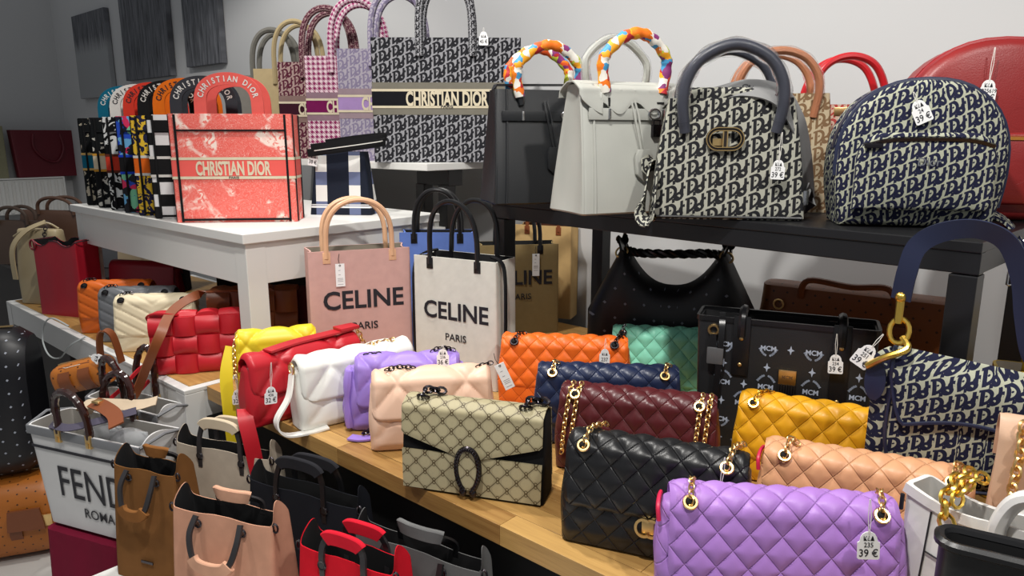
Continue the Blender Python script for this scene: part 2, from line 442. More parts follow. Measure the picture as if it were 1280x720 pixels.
def white_table(name, label, x0, x1, y0, y1, z0, z1, top, apron, leg, mat, legs=None, board_and_shade=False, over=.012):
    t = thing(name, label, 'table', (x0, y0, z0)); w, d, h = x1-x0, y1-y0, z1-z0
    b = B(); b.box((w/2, d/2, h-top/2), (w, d, top)); b.build('table_top', mat, t, False, .002)
    if board_and_shade: b = B(); b.box((w/2, d/2, h+.0005), (w-.05, d-.05, .003)); b.build('top_board', M_wood, t, False)
    o = over
    for c, s in (((w/2, o+.012, h-top-apron/2), (w-2*leg, .02, apron)), ((w/2, d-o-.012, h-top-apron/2), (w-2*leg, .02, apron)),
                 ((o+.012, d/2, h-top-apron/2), (.02, d-2*leg, apron)), ((w-o-.012, d/2, h-top-apron/2), (.02, d-2*leg, apron))):
        b = B(); b.box(c, s); b.build('apron', mat, t, False, .0015)
    for x, y in ((o+leg/2, o+leg/2), (w-o-leg/2, o+leg/2), (o+leg/2, d-o-leg/2), (w-o-leg/2, d-o-leg/2)):
        b = B(); b.box((x, y, (h-top)/2), (leg, leg, h-top)); b.build('leg', mat, t, False, .002)
    if board_and_shade:
        b = B(); b.box((w/2, d*.3, (h-top)/2-.05), (w-2*leg, .01, h-top-.1)); b.build('under_shade_panel', M_dark, t, False)  # added dark sheet in place of the shade below the bench top
    return t
lt = white_table('low_bench', 'long grey white bench with the red woven bag on its near end', -3.45, -1.845, .777, 1.55, 0, .74, .012, .075, .055, M_bwhite, board_and_shade=True, over=0)
wt = white_table('side_table', 'white side table carrying the coral tote and the upright row of totes', -3.03, -1.752, .925, 1.62, .742, 1.15, .026, .115, .058, M_white)
b = B(); b.box((.64, .50, .16), (1.1, .01, .27)); b.build('under_shade_panel', M_dark, wt, False)  # black sheet added for the shade beneath the side table
pt = white_table('display_table', 'low white table with the small suede totes standing on it', -1.69, -.55, .44, .825, 0, .42, .03, .06, .045, M_white)

t = thing('bar_table', 'tall white table on a black twin post stand under the large lettered tote', 'table', (-2.55, 1.885, 0))
b = B(); b.box((0, 0, 1.298), (1.46, .51, .024)); b.build('table_top', M_white, t, False, .002)
for x in (.6, -.5): b = B(); b.box((x, -.08, 1.256), (.17, .07, .06)); b.build('mounting_block', M_black, t, False, .003)
for x, y in ((.54, -.1), (.66, -.1), (-.55, -.1), (-.45, -.1)):
    b = B(); b.box((x, y, .615), (.045, .045, 1.23)); b.build('post', M_black, t, False, .003)
b = B(); b.box((.05, -.1, .012), (1.36, .26, .024)); b.build('foot_plate', M_black, t, False, .003)

t = thing('metal_shelf', 'black metal shelf on posts carrying the handbags and backpacks', 'shelf', (-.19, 1.34, 0), -5.0)
SL, SD, SZ = -1.165, .46, 1.235
b = B(); b.box((SL/2, SD/2, SZ-.009), (-SL, SD, .018)); b.build('shelf_board', M_black, t, False, .002)
for y in (.016, SD-.016):
    b = B(); b.box((SL/2, y, SZ-.036), (-SL, .028, .036)); b.build('beam', M_black, t, False, .002)
for x in (-.016, SL+.016):
    b = B(); b.box((x, SD/2, SZ-.036), (.028, SD-.064, .036)); b.build('cross_beam', M_black, t, False, .002)
for x, y in ((-.022, .022), (-.022, SD-.022), (SL+.03, .022), (SL+.03, SD-.022)):
    b = B(); b.box((x, y, (SZ-.056+.742)/2), (.042, .042, SZ-.056-.742)); b.build('post', M_black, t, False, .002)

# stand draped with burgundy cloth under the white lettered totes
M_burg_cloth = cloth('burgundy_cloth', (120, 18, 48)); M_burg = leather('burgundy_leather', (96, 16, 30))
t = thing('draped_stand', 'low stand covered by a burgundy cloth under the white lettered totes', 'stand', (-1.885, .618, 0), 20)
b = B(); b.box((0, 0, .20), (.30, .19, .40)); b.build('stand_core', M_dark, t, False)
b = B(); rings = []
for j in range(9):
    z = .42-.415*j/8; g = .006+.022*(j/8)
    base = rrect(.33+.03*j/8, .215+.02*j/8, .02, 3, .012, (.35, .23))
    rings.append([(x*(1+g*math.sin(i*.55)*1.2), y*(1+g*math.sin(i*.55+.5)*1.2), z) for i, (x, y) in enumerate(base)])
b.loft(rings[::-1], True, False, True); b.build('cloth_cover', M_burg_cloth, t)

# ---------------------------------------------------------------- bag builders
def shell(W, H, D, r=.012, th=.004, nz=10, wf=None, df=None, ear=0, pinch=0, step=.02, dip=0, fold=0):
    """open bag: outside with rim, and lining, as two builders"""
    wf = wf or (lambda t: 1); df = df or (lambda t: 1)
    def ring(t, off, zlow=0):
        w, d = W*wf(t)-2*off, D*df(t)-2*off; out = []
        for x, y in rrect(w, d, max(.002, r-off), 3, step, (W, D)):
            s = max(0, min(1, (abs(x)-w*.5+.03)/.03)) * math.cos(PI*max(-.5, min(.5, y/d)))
            f = max(0, 1-abs(x)/(w/2))
            z = zlow+t*(H-zlow)+(ear*s-dip*math.sin(PI*min(1, f*1.2))*(1 if abs(y) > d*.4 else 0))*t**3
            x2 = x-math.copysign(pinch*s*t**2, x)
            y2 = y+fold*math.sin(x*55)*math.sin(PI*t)
            out.append((x2, y2, z))
        return out
    o = B(); rs = [ring(j/nz, 0) for j in range(nz+1)]+[ring(1, th)]
    o.loft(rs, True, True, False)
    l = B(); l.loft([ring(j/nz, th, .006) for j in range(nz, -1, -1)], True, False, True)
    return o, l
def quilt(kind, sx, sy, amp):
    def d(u, v): a = abs(math.sin(PI*(u/sx+v/sy))); c = abs(math.sin(PI*(u/sx-v/sy))); return amp*(.72*min(a, c)**.55+.28*(a*c)**.5)
    def big(u, v): a = abs(math.sin(PI*(u/sx+v/sy))); c = abs(math.sin(PI*(u/sx-v/sy))); return amp*(min(a, .5)*min(c, .5)*4)**.45
    def chev(u, v): a = abs(math.sin(PI*(v+abs(u)*.55)/sy)); return amp*min(1, a*1.7)**.6
    def hor(u, v): return amp*abs(math.sin(PI*v/sy))**.5
    return {'d': d, 'big': big, 'chev': chev, 'hor': hor, 'none': lambda u, v: 0}[kind]
def soft_body(W, H, D, q=None, r=.014, nz=24, step=.008, dtop=.62, bulge=.06, wtop=.98, top=True):
    """closed soft body, quilt relief pushed outward on the broad faces"""
    b = B(); rings = []
    def ring(t, k=1):
        w = W*(wtop+(1-wtop)*(1-t))*(1-.015*math.cos(2*PI*t)); d = D*(dtop+(1-dtop)*(1-t**1.6))*(1+bulge*math.sin(PI*t)); out = []
        for x, y in rrect(w*k, d*k, r, 3, step, (W, D)):
            if q and k == 1:
                e = min(1, max(0, (w/2-abs(x))/.012)); h = q(x, t*H)*e*min(1, t*9, (1-t)*14+.25)
                y += math.copysign(h, y) if abs(y) > d*.3 else 0
            out.append((x, y, t*H))
        return out
    e = .010
    rings.append([(x*.96, y*.86, 0) for x, y, z in ring(0)])
    rings += [[(x, y, e*.35+z*(1-e/H)) for x, y, z in ring(j/nz)] for j in range(nz+1)]
    rings.append([(x*.975, y*.8, H-.001) for x, y, z in ring(1)]); rings.append([(x*.93, y*.4, H) for x, y, z in ring(1)])
    b.loft(rings, True, True, True, planar='xz' if q else False); return b
def front_y(D, H, z, dtop=.62, bulge=.06):
    t = max(0, min(1, z/H)); return -(D*(dtop+(1-dtop)*(1-t**1.6))*(1+bulge*math.sin(PI*t)))/2
def flap_path(H, D, end, off, dtop, bulge, back=.80, hump=.012):
    P = []
    for z in (back*H, .9*H, .965*H): P.append((-front_y(D, H, z, dtop, bulge)+off, z))
    P.append((D*dtop*.26, H+hump)); P.append((0, H+hump*1.25)); P.append((-D*dtop*.28, H+hump))
    n = 7
    for i in range(n+1): z = H*.965+(end*H-H*.965)*i/n; P.append((front_y(D, H, z, dtop, bulge)-off, z))
    return resample(smooth([(0, y, z) for y, z in P], 8), .002)
def flap(W, H, D, end=.4, q=None, off=.005, th=.003, corner=.02, nx=60, step=.004, dtop=.62, bulge=.06, point=0, back=.8, hump=.012, wave=None):
    P = flap_path(H, D, end, off, dtop, bulge, back, hump); L = (len(P)-1)*.002
    N = []
    for i in range(len(P)):
        T = (P[min(len(P)-1, i+1)]-P[max(0, i-1)]).normalized(); N.append(Vector((0, -T.z, T.y))*-1)
    nv = max(8, int(L/step)); top = []; bot = []; uvs = []
    for i in range(nx+1):
        x = W*(i/nx-.5); cr = max(0, abs(x)-(W/2-corner)); cut = corner-math.sqrt(max(0, corner**2-cr**2))
        if point: cut += point*abs(x)/(W/2)
        if wave: cut += wave(x/(W/2))
        Sx = L-cut; ct = []; cb = []; cu = []
        for j in range(nv+1):
            s = Sx*j/nv; k = min(len(P)-1.001, s/.002); a = int(k); f = k-a
            p = P[a].lerp(P[a+1], f) if a+1 < len(P) else P[-1]; n = N[min(a, len(N)-1)]
            e = min(1, max(0, (W/2-abs(x))/.008), max(0, (Sx-s)/.008)); h = (q(x, s-L) if q else 0)*e - .0012*(1-e)
            ct.append(Vector((x, 0, 0))+p+n*h); cb.append(Vector((x, 0, 0))+p-n*th); cu.append((x, L-s))
        top.append(ct); bot.append(cb); uvs.append(cu)
    b = B(); m = nv+1; Vt = [p for c in top for p in c]+[p for c in bot for p in c]; o = (nx+1)*m; F = []; U = []
    fu = [u for c in uvs for u in c]*2
    def q4(a, b_, c, d): F.append((a, b_, c, d)); U.append([fu[a], fu[b_], fu[c], fu[d]])
    for i in range(nx):
        for j in range(nv):
            a = i*m+j; q4(a, a+1, a+m+1, a+m); q4(o+a, o+a+m, o+a+m+1, o+a+1)
    for i in range(nx):
        a = i*m; q4(a, a+m, o+a+m, o+a); a = i*m+nv; q4(a, o+a, o+a+m, a+m)
    for j in range(nv):
        a = j; q4(a, o+a, o+a+1, a+1); a = nx*m+j; q4(a, a+1, o+a+1, o+a)
    b.add(Vt, F, U); return b, P, N
def eyelet(b, p, tilt=-35, r=.011):
    m = Euler((R(tilt)+0, 0, 0)).to_matrix(); b.torus(p, 1, .0026, m, 18, 6, r, r)
def flap_bag(label, L, yaw, W, H, D, mat, q=('d', .0435, .050, .0060), end=.36, group='quilted flap bags along the oak bench', chain=None, metal=None, tx=0, ry=0, z=.74,
             fine=1, dtop=.62, bulge=.10, lining=None, name='quilted_flap_bag', corner=.016, clasp=None, flat_chain=True, base_mat=None, eyelets=True, cat='bag', hump=.008, fw=.94, amp_body=.8):
    metal = metal or M_gold; qf = quilt(*q); qb = quilt(q[0], q[1], q[2], q[3]*amp_body)
    t = thing(name, label, cat, fl(L, z+.001, yaw, W, D), yaw, group, tx, ry)
    soft_body(W, H*.93, D, qb, .016, int(28*fine), .0065/fine, dtop, bulge).build('body', base_mat or mat, t)
    f, P, N = flap(W*fw, H, D, end, qf, dtop=dtop, bulge=bulge, nx=int(84*fine), step=.0036/fine, corner=corner, hump=hump)
    f.build('flap', mat, t)
    if lining:
        b = B(); b.sweep(smooth([(-W*.492, -D*.36, H*.78), (-W*.497, -D*.30, H*.90), (-W*.49, -D*.05, H*.945), (-W*.48, D*.2, H*.93)], 5), circ(.0032, 6)); b.build('lining_edge', lining, t)
    if eyelets:
        yt = -D*dtop*.50; zt = H-.002
        for sx in (-1, 1):
            x = sx*W*.37; b = B(); eyelet(b, (x, yt-.0105, zt+.003), 46, .0086); e_ = b.build('eyelet', metal, t); b = B(); b.ball((x, yt-.0080, zt+.001), .0082, 1, .5, .9, 10, 6); b.build('eyelet_hole', M_dark, e_)
    if chain:
        for path in chain(W, H, D): b = B(); b.chain(smooth(path, 5), .0130, .0096, .0014); b.build('chain', metal, t)
    if clasp: clasp(t, W, H, D)
    return t
def short_chain(rise=.014, back=.03, drift=.012):
    def f(W, H, D):
        y = -D*.31; return [[(s*W*.37, y-.012, H-.001), (s*W*.37+drift*.2, y-.008, H+.010), (s*W*.37+drift*.5, y+.006, H+.010+rise), (s*W*.37+drift, y+.012+back*.5, H+.014+rise*.4), (s*W*.37+drift*1.8, y+.012+back, H+.013)] for s in (-1, 1)]
    return f
def tote_handles(t, a, h, z0, D, r, mat, name='handle', mid=None, p=.7, tilt=.01, x0=0, n=22, drop=.02):
    for k, s in enumerate((-1, 1)):
        pts = [(x0-a, s*D/2, z0-drop)]+arch(a, h*(1 if s < 0 else .96), z0, s*D/2, n, p, x0, tilt*s)+[(x0+a, s*D/2, z0-drop)]
        b = B(); b.tube(pts, r, 8); b.build(name, mat, t)
TAGN = [0]
def price_tag(root, p, lines, label, drop=.035, roll=0, size=1.0, yaw=0, lean=0, string=True, tx=0):
    """tag hanging from a point given in the bag's own frame"""
    M = Matrix.LocRotScale(root.location, root.rotation_euler, None)
    loc = M @ Vector(p); e = root.rotation_euler
    t = thing('price_tag', label, 'tag', loc, math.degrees(e.z)+yaw, 'handwritten price tags', tx, roll)
    w, h = .0125*size, .036*size; z0 = -drop
    if string:
        b = B(); b.tube([(0, 0, 0), (-.0016, -.001, -drop*.5), (-.0006, -.001, z0-.002)], .00055, 5); b.tube([(.001, 0, 0), (.0022, -.001, -drop*.5), (.0006, -.001, z0-.002)], .00055, 5); b.build('string', M_string, t)
    pts = []
    for i in range(9): a = PI*i/8; pts.append((w*.78*math.cos(a), z0-.011*size+.011*size*math.sin(a)))
    pts += [(-w*.85, z0-.013*size), (-w, z0-.014*size), (-w, z0-h+.002), (-w+.002, z0-h), (w-.002, z0-h), (w, z0-h+.002), (w, z0-.014*size), (w*.85, z0-.013*size)]
    b = B(); b.prism(pts[::-1], -.0006, .0006); b.build('card', M_tag, t, False)
    b = B(); ys = {1: [(.022, .010)], 2: [(.016, .0090), (.0305, .0130)], 3: [(.0115, .0082), (.0200, .0088), (.0322, .0138)]}[len(lines)]
    for s_, (dz, sz) in zip(lines, ys): b.text(s_, sz*size, (0, -.0009, z0-dz*size), .82, .012)
    b.build('lettering', M_ink, t, False)
    return t
# ---------------------------------------------------------------- colours of the leathers
LE = lambda n, c, **k: leather(n, c, **k)
m_lilac = LE('lilac_leather', (176, 128, 208), rough=.45, seam=(.0435, .050)); M_pouch = LE('pouch_leather', (24, 24, 26), rough=.36); m_blackq = LE('black_leather', (26, 26, 28), rough=.36, seam=(.0435, .050))
m_burgq = LE('oxblood_leather', (88, 34, 38), rough=.34, seam=(.0435, .050)); m_navy = LE('navy_leather', (34, 44, 74), rough=.36, seam=(.0435, .050))
m_orange = LE('orange_leather', (244, 112, 34), rough=.42, seam=(.0435, .050)); m_mint = LE('mint_leather', (152, 238, 206), rough=.45, seam=(.0435, .050))
m_mustard = LE('mustard_leather', (228, 164, 28), rough=.4, seam=(.0435, .050)); m_tan = LE('peach_tan_leather', (222, 164, 122), rough=.42, seam=(.0435, .050))
m_yellow = LE('yellow_leather', (226, 202, 40), rough=.42); m_red = LE('red_leather', (186, 30, 42), rough=.4)
m_whiteq = LE('white_leather', (236, 235, 228), rough=.45); m_purple = LE('violet_leather', (156, 126, 208), rough=.42)
m_blush = LE('blush_leather', (238, 198, 172), rough=.4); m_pinklin = LE('pink_lining', (216, 40, 80))
m_brown = LE('brown_leather', (128, 70, 40), rough=.4); m_cream = LE('cream_leather', (226, 212, 180), rough=.45)
m_metalgrey = LE('pewter_leather', (104, 106, 110), rough=.32); m_chevor = LE('burnt_orange_leather', (220, 104, 24), rough=.4)
m_birkb = LE('pebbled_black_leather', (29, 31, 34), rough=.42, grain=700, bs=.4); m_birkg = LE('pebbled_grey_leather', (178, 179, 172), rough=.45, grain=700, bs=.4)
m_handbr = LE('handle_brown_leather', (176, 116, 84), rough=.35); m_redh = LE('handle_red_leather', (190, 30, 38), rough=.32)
m_natural = LE('natural_leather', (226, 178, 140), rough=.4); m_gh = LE('dark_grey_handle_leather', (62, 64, 74), rough=.35)
m_scarf = patch_cloth('printed_silk', [(240, 130, 30), (236, 232, 222), (186, 44, 50), (246, 170, 40), (236, 232, 222), (70, 150, 196), (196, 204, 70), (240, 120, 30), (130, 50, 110), (226, 90, 40)], 52)
m_obl_b = oblique('black_ecru_jacquard', (30, 30, 33), (176, 175, 162), 1.02, 1.12); m_obl_n = oblique('navy_ecru_jacquard', (24, 26, 48), (178, 180, 160), .82, 1.3)
m_obl_big = oblique('charcoal_grey_jacquard', (30, 30, 34), (160, 160, 165), 1.15, 1.25)
m_obl_l = oblique('lavender_jacquard', (118, 110, 134), (182, 175, 188), 1.1); m_obl_w = oblique('wine_jacquard', (76, 26, 44), (178, 152, 146), 1.15)
m_obl_s = oblique('dusk_jacquard', (34, 36, 60), (176, 176, 160), .8)
m_hound = houndstooth('pink_houndstooth', (226, 206, 212), (140, 40, 92)); m_beigecl = cloth('beige_canvas', (190, 170, 130)); m_greycl = cloth('grey_canvas', (128, 124, 118))
m_coral = toile('coral_toile'); m_coralp = cloth('coral_cloth', (236, 100, 92)); m_check = checker('black_white_check')
M_fab_b = cloth('black_fabric', (26, 26, 28)); M_fab_w = cloth('white_fabric', (230, 228, 222)); M_fab_c = cloth('cream_fabric', (226, 214, 186))

# ---------------------------------------------------------------- flap bags on the oak bench
def cc_clasp(t, W, H, D):
    b = B(); z = H*.345; y = front_y(D, H, z, .62, .1)-.012
    for s in (-1, 1):
        pts = [(s*-.006+s*.0125*math.cos(a), y-.001*(s > 0), z+.0145*math.sin(a)) for a in [R(52)+R(256)*i/22 for i in range(23)]]
        b.sweep(pts, rect(.0042, .003), (0, 1, 0))
    b.build('interlocked_clasp', M_gold, t)
    b = B(); b.box((0, y+.006, z), (.02, .008, .024)); b.build('turn_lock', M_gold, t, True, .002)
def drape(W, H, D):
    out = []
    for s in (-1, 1):
        for k in (0, .016):
            x = s*W*.39+k; y0 = -D*.30
            out.append([(x, -D*.1, H+.018), (x-.004, y0-.008, H+.004), (x-.008, -D*.52-.012, H*.72), (x-.012, -D*.56-.014, H*.45), (x-.014, -D*.56-.014, H*.25)])
    return out
bag_black = flap_bag('black diamond quilted flap bag with gold clasp and gold chain', (-.664, .866), 20, .30, .172, .085, m_blackq, end=.40, chain=short_chain(.014, .05), clasp=cc_clasp, fine=1.15)
bag_lilac = flap_bag('lilac quilted flap bag at the front, pink edge showing at its side', (-.459, .828), 33, .340, .158, .075, m_lilac, end=.10, chain=short_chain(.016, .02, .004), lining=m_pinklin, fine=1.3, fw=.90)
bag_ox = flap_bag('oxblood quilted flap bag with two chains hanging down its front', (-.836, 1.070), 25, .322, .159, .08, m_burgq, end=.28, chain=drape)
bag_navy = flap_bag('navy quilted flap bag between the orange and the oxblood ones', (-.944, 1.134), 36, .322, .161, .075, m_navy, end=.28, chain=short_chain(.012, .0, .01))
bag_orange = flap_bag('orange quilted flap bag standing beside the white lettered tote', (-1.158, 1.252), 34, .330, .164, .075, m_orange, end=.30, chain=short_chain(.008, .01, .016), metal=M_gun)
bag_mint = flap_bag('mint green quilted flap bag in front of the black hobo', (-.985, 1.485), 31, .270, .170, .07, m_mint, end=.2, chain=short_chain(.008, 0, .004), metal=M_silver)
bag_mustard = flap_bag('mustard yellow quilted flap bag in front of the black studded tote', (-.552, 1.271), 15, .28, .157, .075, m_mustard, end=.3, chain=short_chain(.01, .02, .02), metal=M_brass)
bag_tan = flap_bag('peach tan quilted flap bag between the lilac and mustard ones', (-.424, 1.083), 18, .316, .154, .08, m_tan, end=.2, chain=short_chain(.016, .0, .012), lining=m_pinklin)
G2 = 'large diamond puffy flap bags at the left end of the oak bench'
Q2 = ('big', .145, .165, .009)
bag_blush = flap_bag('blush pink puffy flap bag behind the monogram canvas bag', (-1.172, .868), 50, .270, .157, .07, m_blush, Q2, end=.42, group=G2, name='puffy_flap_bag', chain=lambda W, H, D: [[(-W*.36, -D*.2, H+.018), (-W*.25, -D*.1, H+.022), (-W*.12, -D*.1, H+.018)], [(W*.36, -D*.1, H+.014), (W*.5, 0, H+.02)]], metal=M_gun, eyelets=False, corner=.022)
bag_purple = flap_bag('violet puffy flap bag between the white and the blush ones', (-1.296, .906), 48, .270, .157, .068, m_purple, Q2, end=.34, group=G2, name='puffy_flap_bag', chain=lambda W, H, D: [[(-W*.36, -D*.1, H+.016), (-W*.2, -D*.1, H+.018)], [(W*.2, -D*.1, H+.018), (W*.26, -D*.1, H+.026), (W*.36, -D*.1, H+.026), (W*.3, 0, H+.022), (W*.42, 0, H+.018)]], metal=M_gun, eyelets=False, corner=.022, fw=.88)
bag_white = flap_bag('white puffy flap bag with a looped white strap at its left end', (-1.370, .827), 78, .305, .154, .072, m_whiteq, Q2, end=.42, group=G2, name='puffy_flap_bag', chain=lambda W, H, D: [[(W*.1, -D*.1, H+.016), (W*.36, -D*.1, H+.018)]], eyelets=False, corner=.03, fw=.95)
bag_red = flap_bag('red puffy flap bag leaning behind the white one, strap across its top', (-1.468, .760), 87, .315, .154, .066, m_red, Q2, end=.45, group=G2, name='puffy_flap_bag', eyelets=False, corner=.03, fw=.95)
bag_yellow = flap_bag('yellow puffy flap bag against the white side table leg', (-1.645, .822), 61, .205, .166, .06, m_yellow, Q2, end=.40, group=G2, name='puffy_flap_bag', chain=lambda W, H, D: [[(-W*.44, -D*.1, H+.014), (-W*.49, -D*.4, H*.9), (-W*.50, -D*.55, H*.6), (-W*.49, -D*.55, H*.35)]], eyelets=False, corner=.03, fw=.95)
# gathered side ribs, straps of the puffy bags
def side_ribs(t, W, H, D, mat):
    for k in range(5):
        y = D*(-.40+.18*k); b = B(); b.tube(smooth([(-W*.488, y*.7, H*.86), (-W*.503, y, H*.6), (-W*.508-.003*(k % 2), y*1.05, H*.35), (-W*.494, y, H*.06)], 6), .0085, 8, False, 0, lambda q: 1+.25*math.sin(q*9+k)); b.build('gathered_rib', mat, t)
side_ribs(bag_purple, .270, .162, .072, m_purple)
def wide_strap(t, pts, w, th, up, mat, name): b = B(); b.sweep(smooth(pts, 10), rect(w, th), up); return b.build(name, mat, t)
def strap(t, pts, w, th, up, mat, name='strap', n=8): b = B(); b.ribbon(smooth(pts, n), w, th, up); return b.build(name, mat, t)
W, H, D = .305, .154, .072
strap(bag_white, [(-W*.5, 0, H*.86), (-W*.56, -.02, H*.55), (-W*.67, -.03, H*.25), (-W*.62, -.035, .006), (-W*.46, -.04, -.0), (-W*.30, -.045, .004)], .024, .004, (0, 1, 0), m_whiteq)
b = B(); b.torus((-W*.5, 0, H*.93), 1, .0025, Euler((0, R(90), 0)).to_matrix(), 14, 6, .013, .016); b.build('ring', M_gold, bag_white)
W, H, D = .315, .154, .066
strap(bag_red, [(-W*.30, -.010, H+.017), (-W*.05, 0, H+.021), (W*.30, 0, H+.024), (W*.44, .006, H+.024)], .034, .005, (0, 1, 0), m_red)
b = B(); b.box((W*.40, 0, H+.030), (.055, .040, .009)); b.build('strap_pad', m_red, bag_red, True, .003)
b = B(); b.chain([(W*.47, -.01, H+.026), (W*.5, -.02, H*.98), (W*.5, -.03, H*.8)], .017, .0125, .0021); b.build('chain', M_gold, bag_red)
wide_strap(bag_red, [(-W*.505, -.010, H*.30), (-W*.53, -.030, H*.18), (-W*.525, -.044, -.02), (-W*.50, -.047, -.09), (-W*.47, -.047, -.135)], .034, .004, (.3, 1, 0), m_red, 'hanging_strap')
W, H, D = .205, .166, .06
wide_strap(bag_yellow, [(-W*.52, -.01, H*.88), (-W*.60, -.034, H*.5), (-W*.60, -.048, .0), (-W*.575, -.052, -.12), (-W*.54, -.052, -.19)], .030, .004, (0, 1, 0), m_yellow, 'hanging_strap')
strap(bag_purple, [(-.13, -.075, .004), (-.10, -.085, .004), (-.055, -.07, .004)], .026, .004, (.3, .95, 0), m_purple, 'strap_end')
b = B(); b.chain([(-.10, -.075, .012), (-.075, -.07, .018), (-.06, -.06, .012)], .017, .013, .0024); b.build('chain', M_gun, bag_purple)

# monogram canvas flap bag with a horseshoe clasp
m_gg = hexes('monogram_canvas', (168, 158, 126), (84, 72, 50)); m_suede = cloth('black_suede', (18, 18, 20))
W, H, D = .279, .17, .075
bag_gg = thing('monogram_flap_bag', 'beige monogram canvas flap bag with horseshoe clasp and black suede sides', 'bag', fl((-1.004, .816), .741, 25, W, D), 25)
b = B(); rs = [[(x*k, y*kk, z) for x, y in rrect(W, D*dd, .006, 2, .02, (W, D))] for z, k, kk, dd in ((0, .99, .95, 1), (.004, 1, 1, 1), (H*.5, 1, 1, .86), (H*.97, 1, 1, .62), (H*.99, .98, .9, .6))]
b.loft(rs, True, True, True); b.build('body', m_suede, bag_gg)
b = B(); b.loft([[(-W*.485, -D*.5-.004, .004), (W*.485, -D*.5-.004, .004)], [(-W*.49, -D*.455-.0045, H*.47), (W*.49, -D*.455-.0045, H*.47)]], False); b.loft([[(-W*.485, -D*.5-.001, .004), (W*.485, -D*.5-.001, .004)][::-1], [(-W*.49, -D*.455-.001, H*.47), (W*.49, -D*.455-.001, H*.47)][::-1]], False)
b.build('front_pocket', m_gg, bag_gg)
f, P, N = flap(W*.985, H, D, .41, None, .009, .003, .004, 48, .004, .62, .0, point=.040, back=.15, hump=.006); f.build('flap', m_gg, bag_gg)
b = B(); ph = [(.025*math.sin(a)*(1-.12*(1-math.cos(a))), -D*.5-.014, H*.34+.043*math.cos(a)) for a in [R(-152)+R(304)*i/30 for i in range(31)]]
b.tube(ph, .0052, 8)
for p in ph: b.ball((p[0]*1.02, p[1]-.004, p[2]), .0034, n=6, m=4)
for s in (-1, 1): b.ball((s*.010, -D*.5-.015, H*.34-.043), .0075, 1, .7, 1.2)
b.build('horseshoe_clasp', M_gun, bag_gg)
b = B(); b.prism([(.018*math.sin(2*PI*i/20), H*.34+.040*math.cos(2*PI*i/20)) for i in range(20)][::-1], -D*.5-.0155, -D*.5-.010); b.build('clasp_tab', m_gg, bag_gg)
for s in (-1, 1):
    b = B(); eyelet(b, (s*W*.36, -D*.2, H+.008)); b.build('eyelet', M_gun, bag_gg); b = B(); b.chain([(s*W*.36, -D*.2-.004, H+.012), (s*W*.36+.004, -D*.1, H+.022), (s*W*.36+.022, 0, H+.018), (s*W*.36+.046, .01, H+.013)], .018, .014, .0028); b.build('chain', M_gun, bag_gg)

# ---------------------------------------------------------------- chevron flap bags on the low bench
G3 = 'chevron stitched flap bags under the white side table'
for lab, L, mt, w in (('cream chevron stitched flap bag behind the red woven bag', (-2.345, .790), m_cream, .25), ('pewter grey chevron flap bag between the cream and orange ones', (-2.50, .80), m_metalgrey, .25), ('burnt orange chevron flap bag beside the tall red tote', (-2.67, .795), m_chevor, .25)):
    flap_bag(lab, L, 46, w, .165, .075, mt, ('chev', .1, .034, .0045), end=.30, group=G3, metal=M_gun, name='chevron_flap_bag', corner=.01, fine=.8,
             chain=lambda W, H, D: [[(-W*.40, -D*.2, H+.014), (-W*.34, -D*.1, H+.02), (-W*.26, 0, H+.016)]])
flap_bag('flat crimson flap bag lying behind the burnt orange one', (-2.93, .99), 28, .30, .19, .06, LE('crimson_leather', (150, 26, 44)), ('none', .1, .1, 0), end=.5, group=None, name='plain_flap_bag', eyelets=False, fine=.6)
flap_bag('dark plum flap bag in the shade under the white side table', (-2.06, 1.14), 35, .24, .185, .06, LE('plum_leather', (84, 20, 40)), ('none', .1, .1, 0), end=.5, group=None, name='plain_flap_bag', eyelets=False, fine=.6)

# woven padded bags
def woven_bag(label, L, yaw, mat, nxp=4, nzp=3, W=.245, H=.165, D=.06):
    t = thing('woven_flap_bag', label, 'bag', fl(L, .741, yaw, W, D), yaw, 'padded woven bags on the low bench')
    soft_body(W*.96, H*.985, D, None, .02, 10, .02, .8, .02).build('body', mat, t)
    pw, ph = W/nxp, (H-.004)/nzp; meshes = []
    for k in range(2):
        b = B(); n = 6; G = []
        for j in range(n+1):
            G.append([((i/n-.5)*pw*1.02, -(.0105*(max(0, (math.sin(PI*i/n) if k else 1)*(math.sin(PI*j/n) if not k else 1)))**.5+.0035*math.sin(PI*i/n)*math.sin(PI*j/n)), (j/n-.5)*ph*1.02) for i in range(n+1)])
        b.loft(G, False); b.loft([[(x, .006, z) for x, y, z in r][::-1] for r in (G[0], G[-1])], False)
        sd = [G[0][i] for i in range(n+1)]+[G[j][n] for j in range(1, n+1)]+[G[n][i] for i in range(n-1, -1, -1)]+[G[j][0] for j in range(n-1, 0, -1)]
        b.loft([[(x, .006, z) for x, y, z in sd], sd]); meshes.append(b.mesh('woven_pad', mat))
    for i in range(nxp):
        for j in range(nzp):
            o = bpy.data.objects.new('woven_pad', meshes[(i+j) % 2]); COL.objects.link(o); o.parent = t; fr = front_y(D, H, (j+.5)*ph, .8, .02)
            o.location = ((i-(nxp-1)/2)*pw, fr-.001, .003+(j+.5)*ph); o.rotation_euler = (R(-3.2), 0, 0)
            if j == nzp-1:
                o = bpy.data.objects.new('woven_pad', meshes[(i+j+1) % 2]); COL.objects.link(o); o.parent = t
                o.location = ((i-(nxp-1)/2)*pw, 0, H+.0005); o.rotation_euler = (R(-90), 0, 0); o.scale = (1, 1, .8)
    return t
wb_red = woven_bag('red padded woven flap bag on the near end of the low bench', (-2.030, .775), 56, m_red)
wb_brown = woven_bag('brown padded woven bag behind the red one, long brown strap off its side', (-2.08, .97), 50, m_brown, W=.26, H=.20)
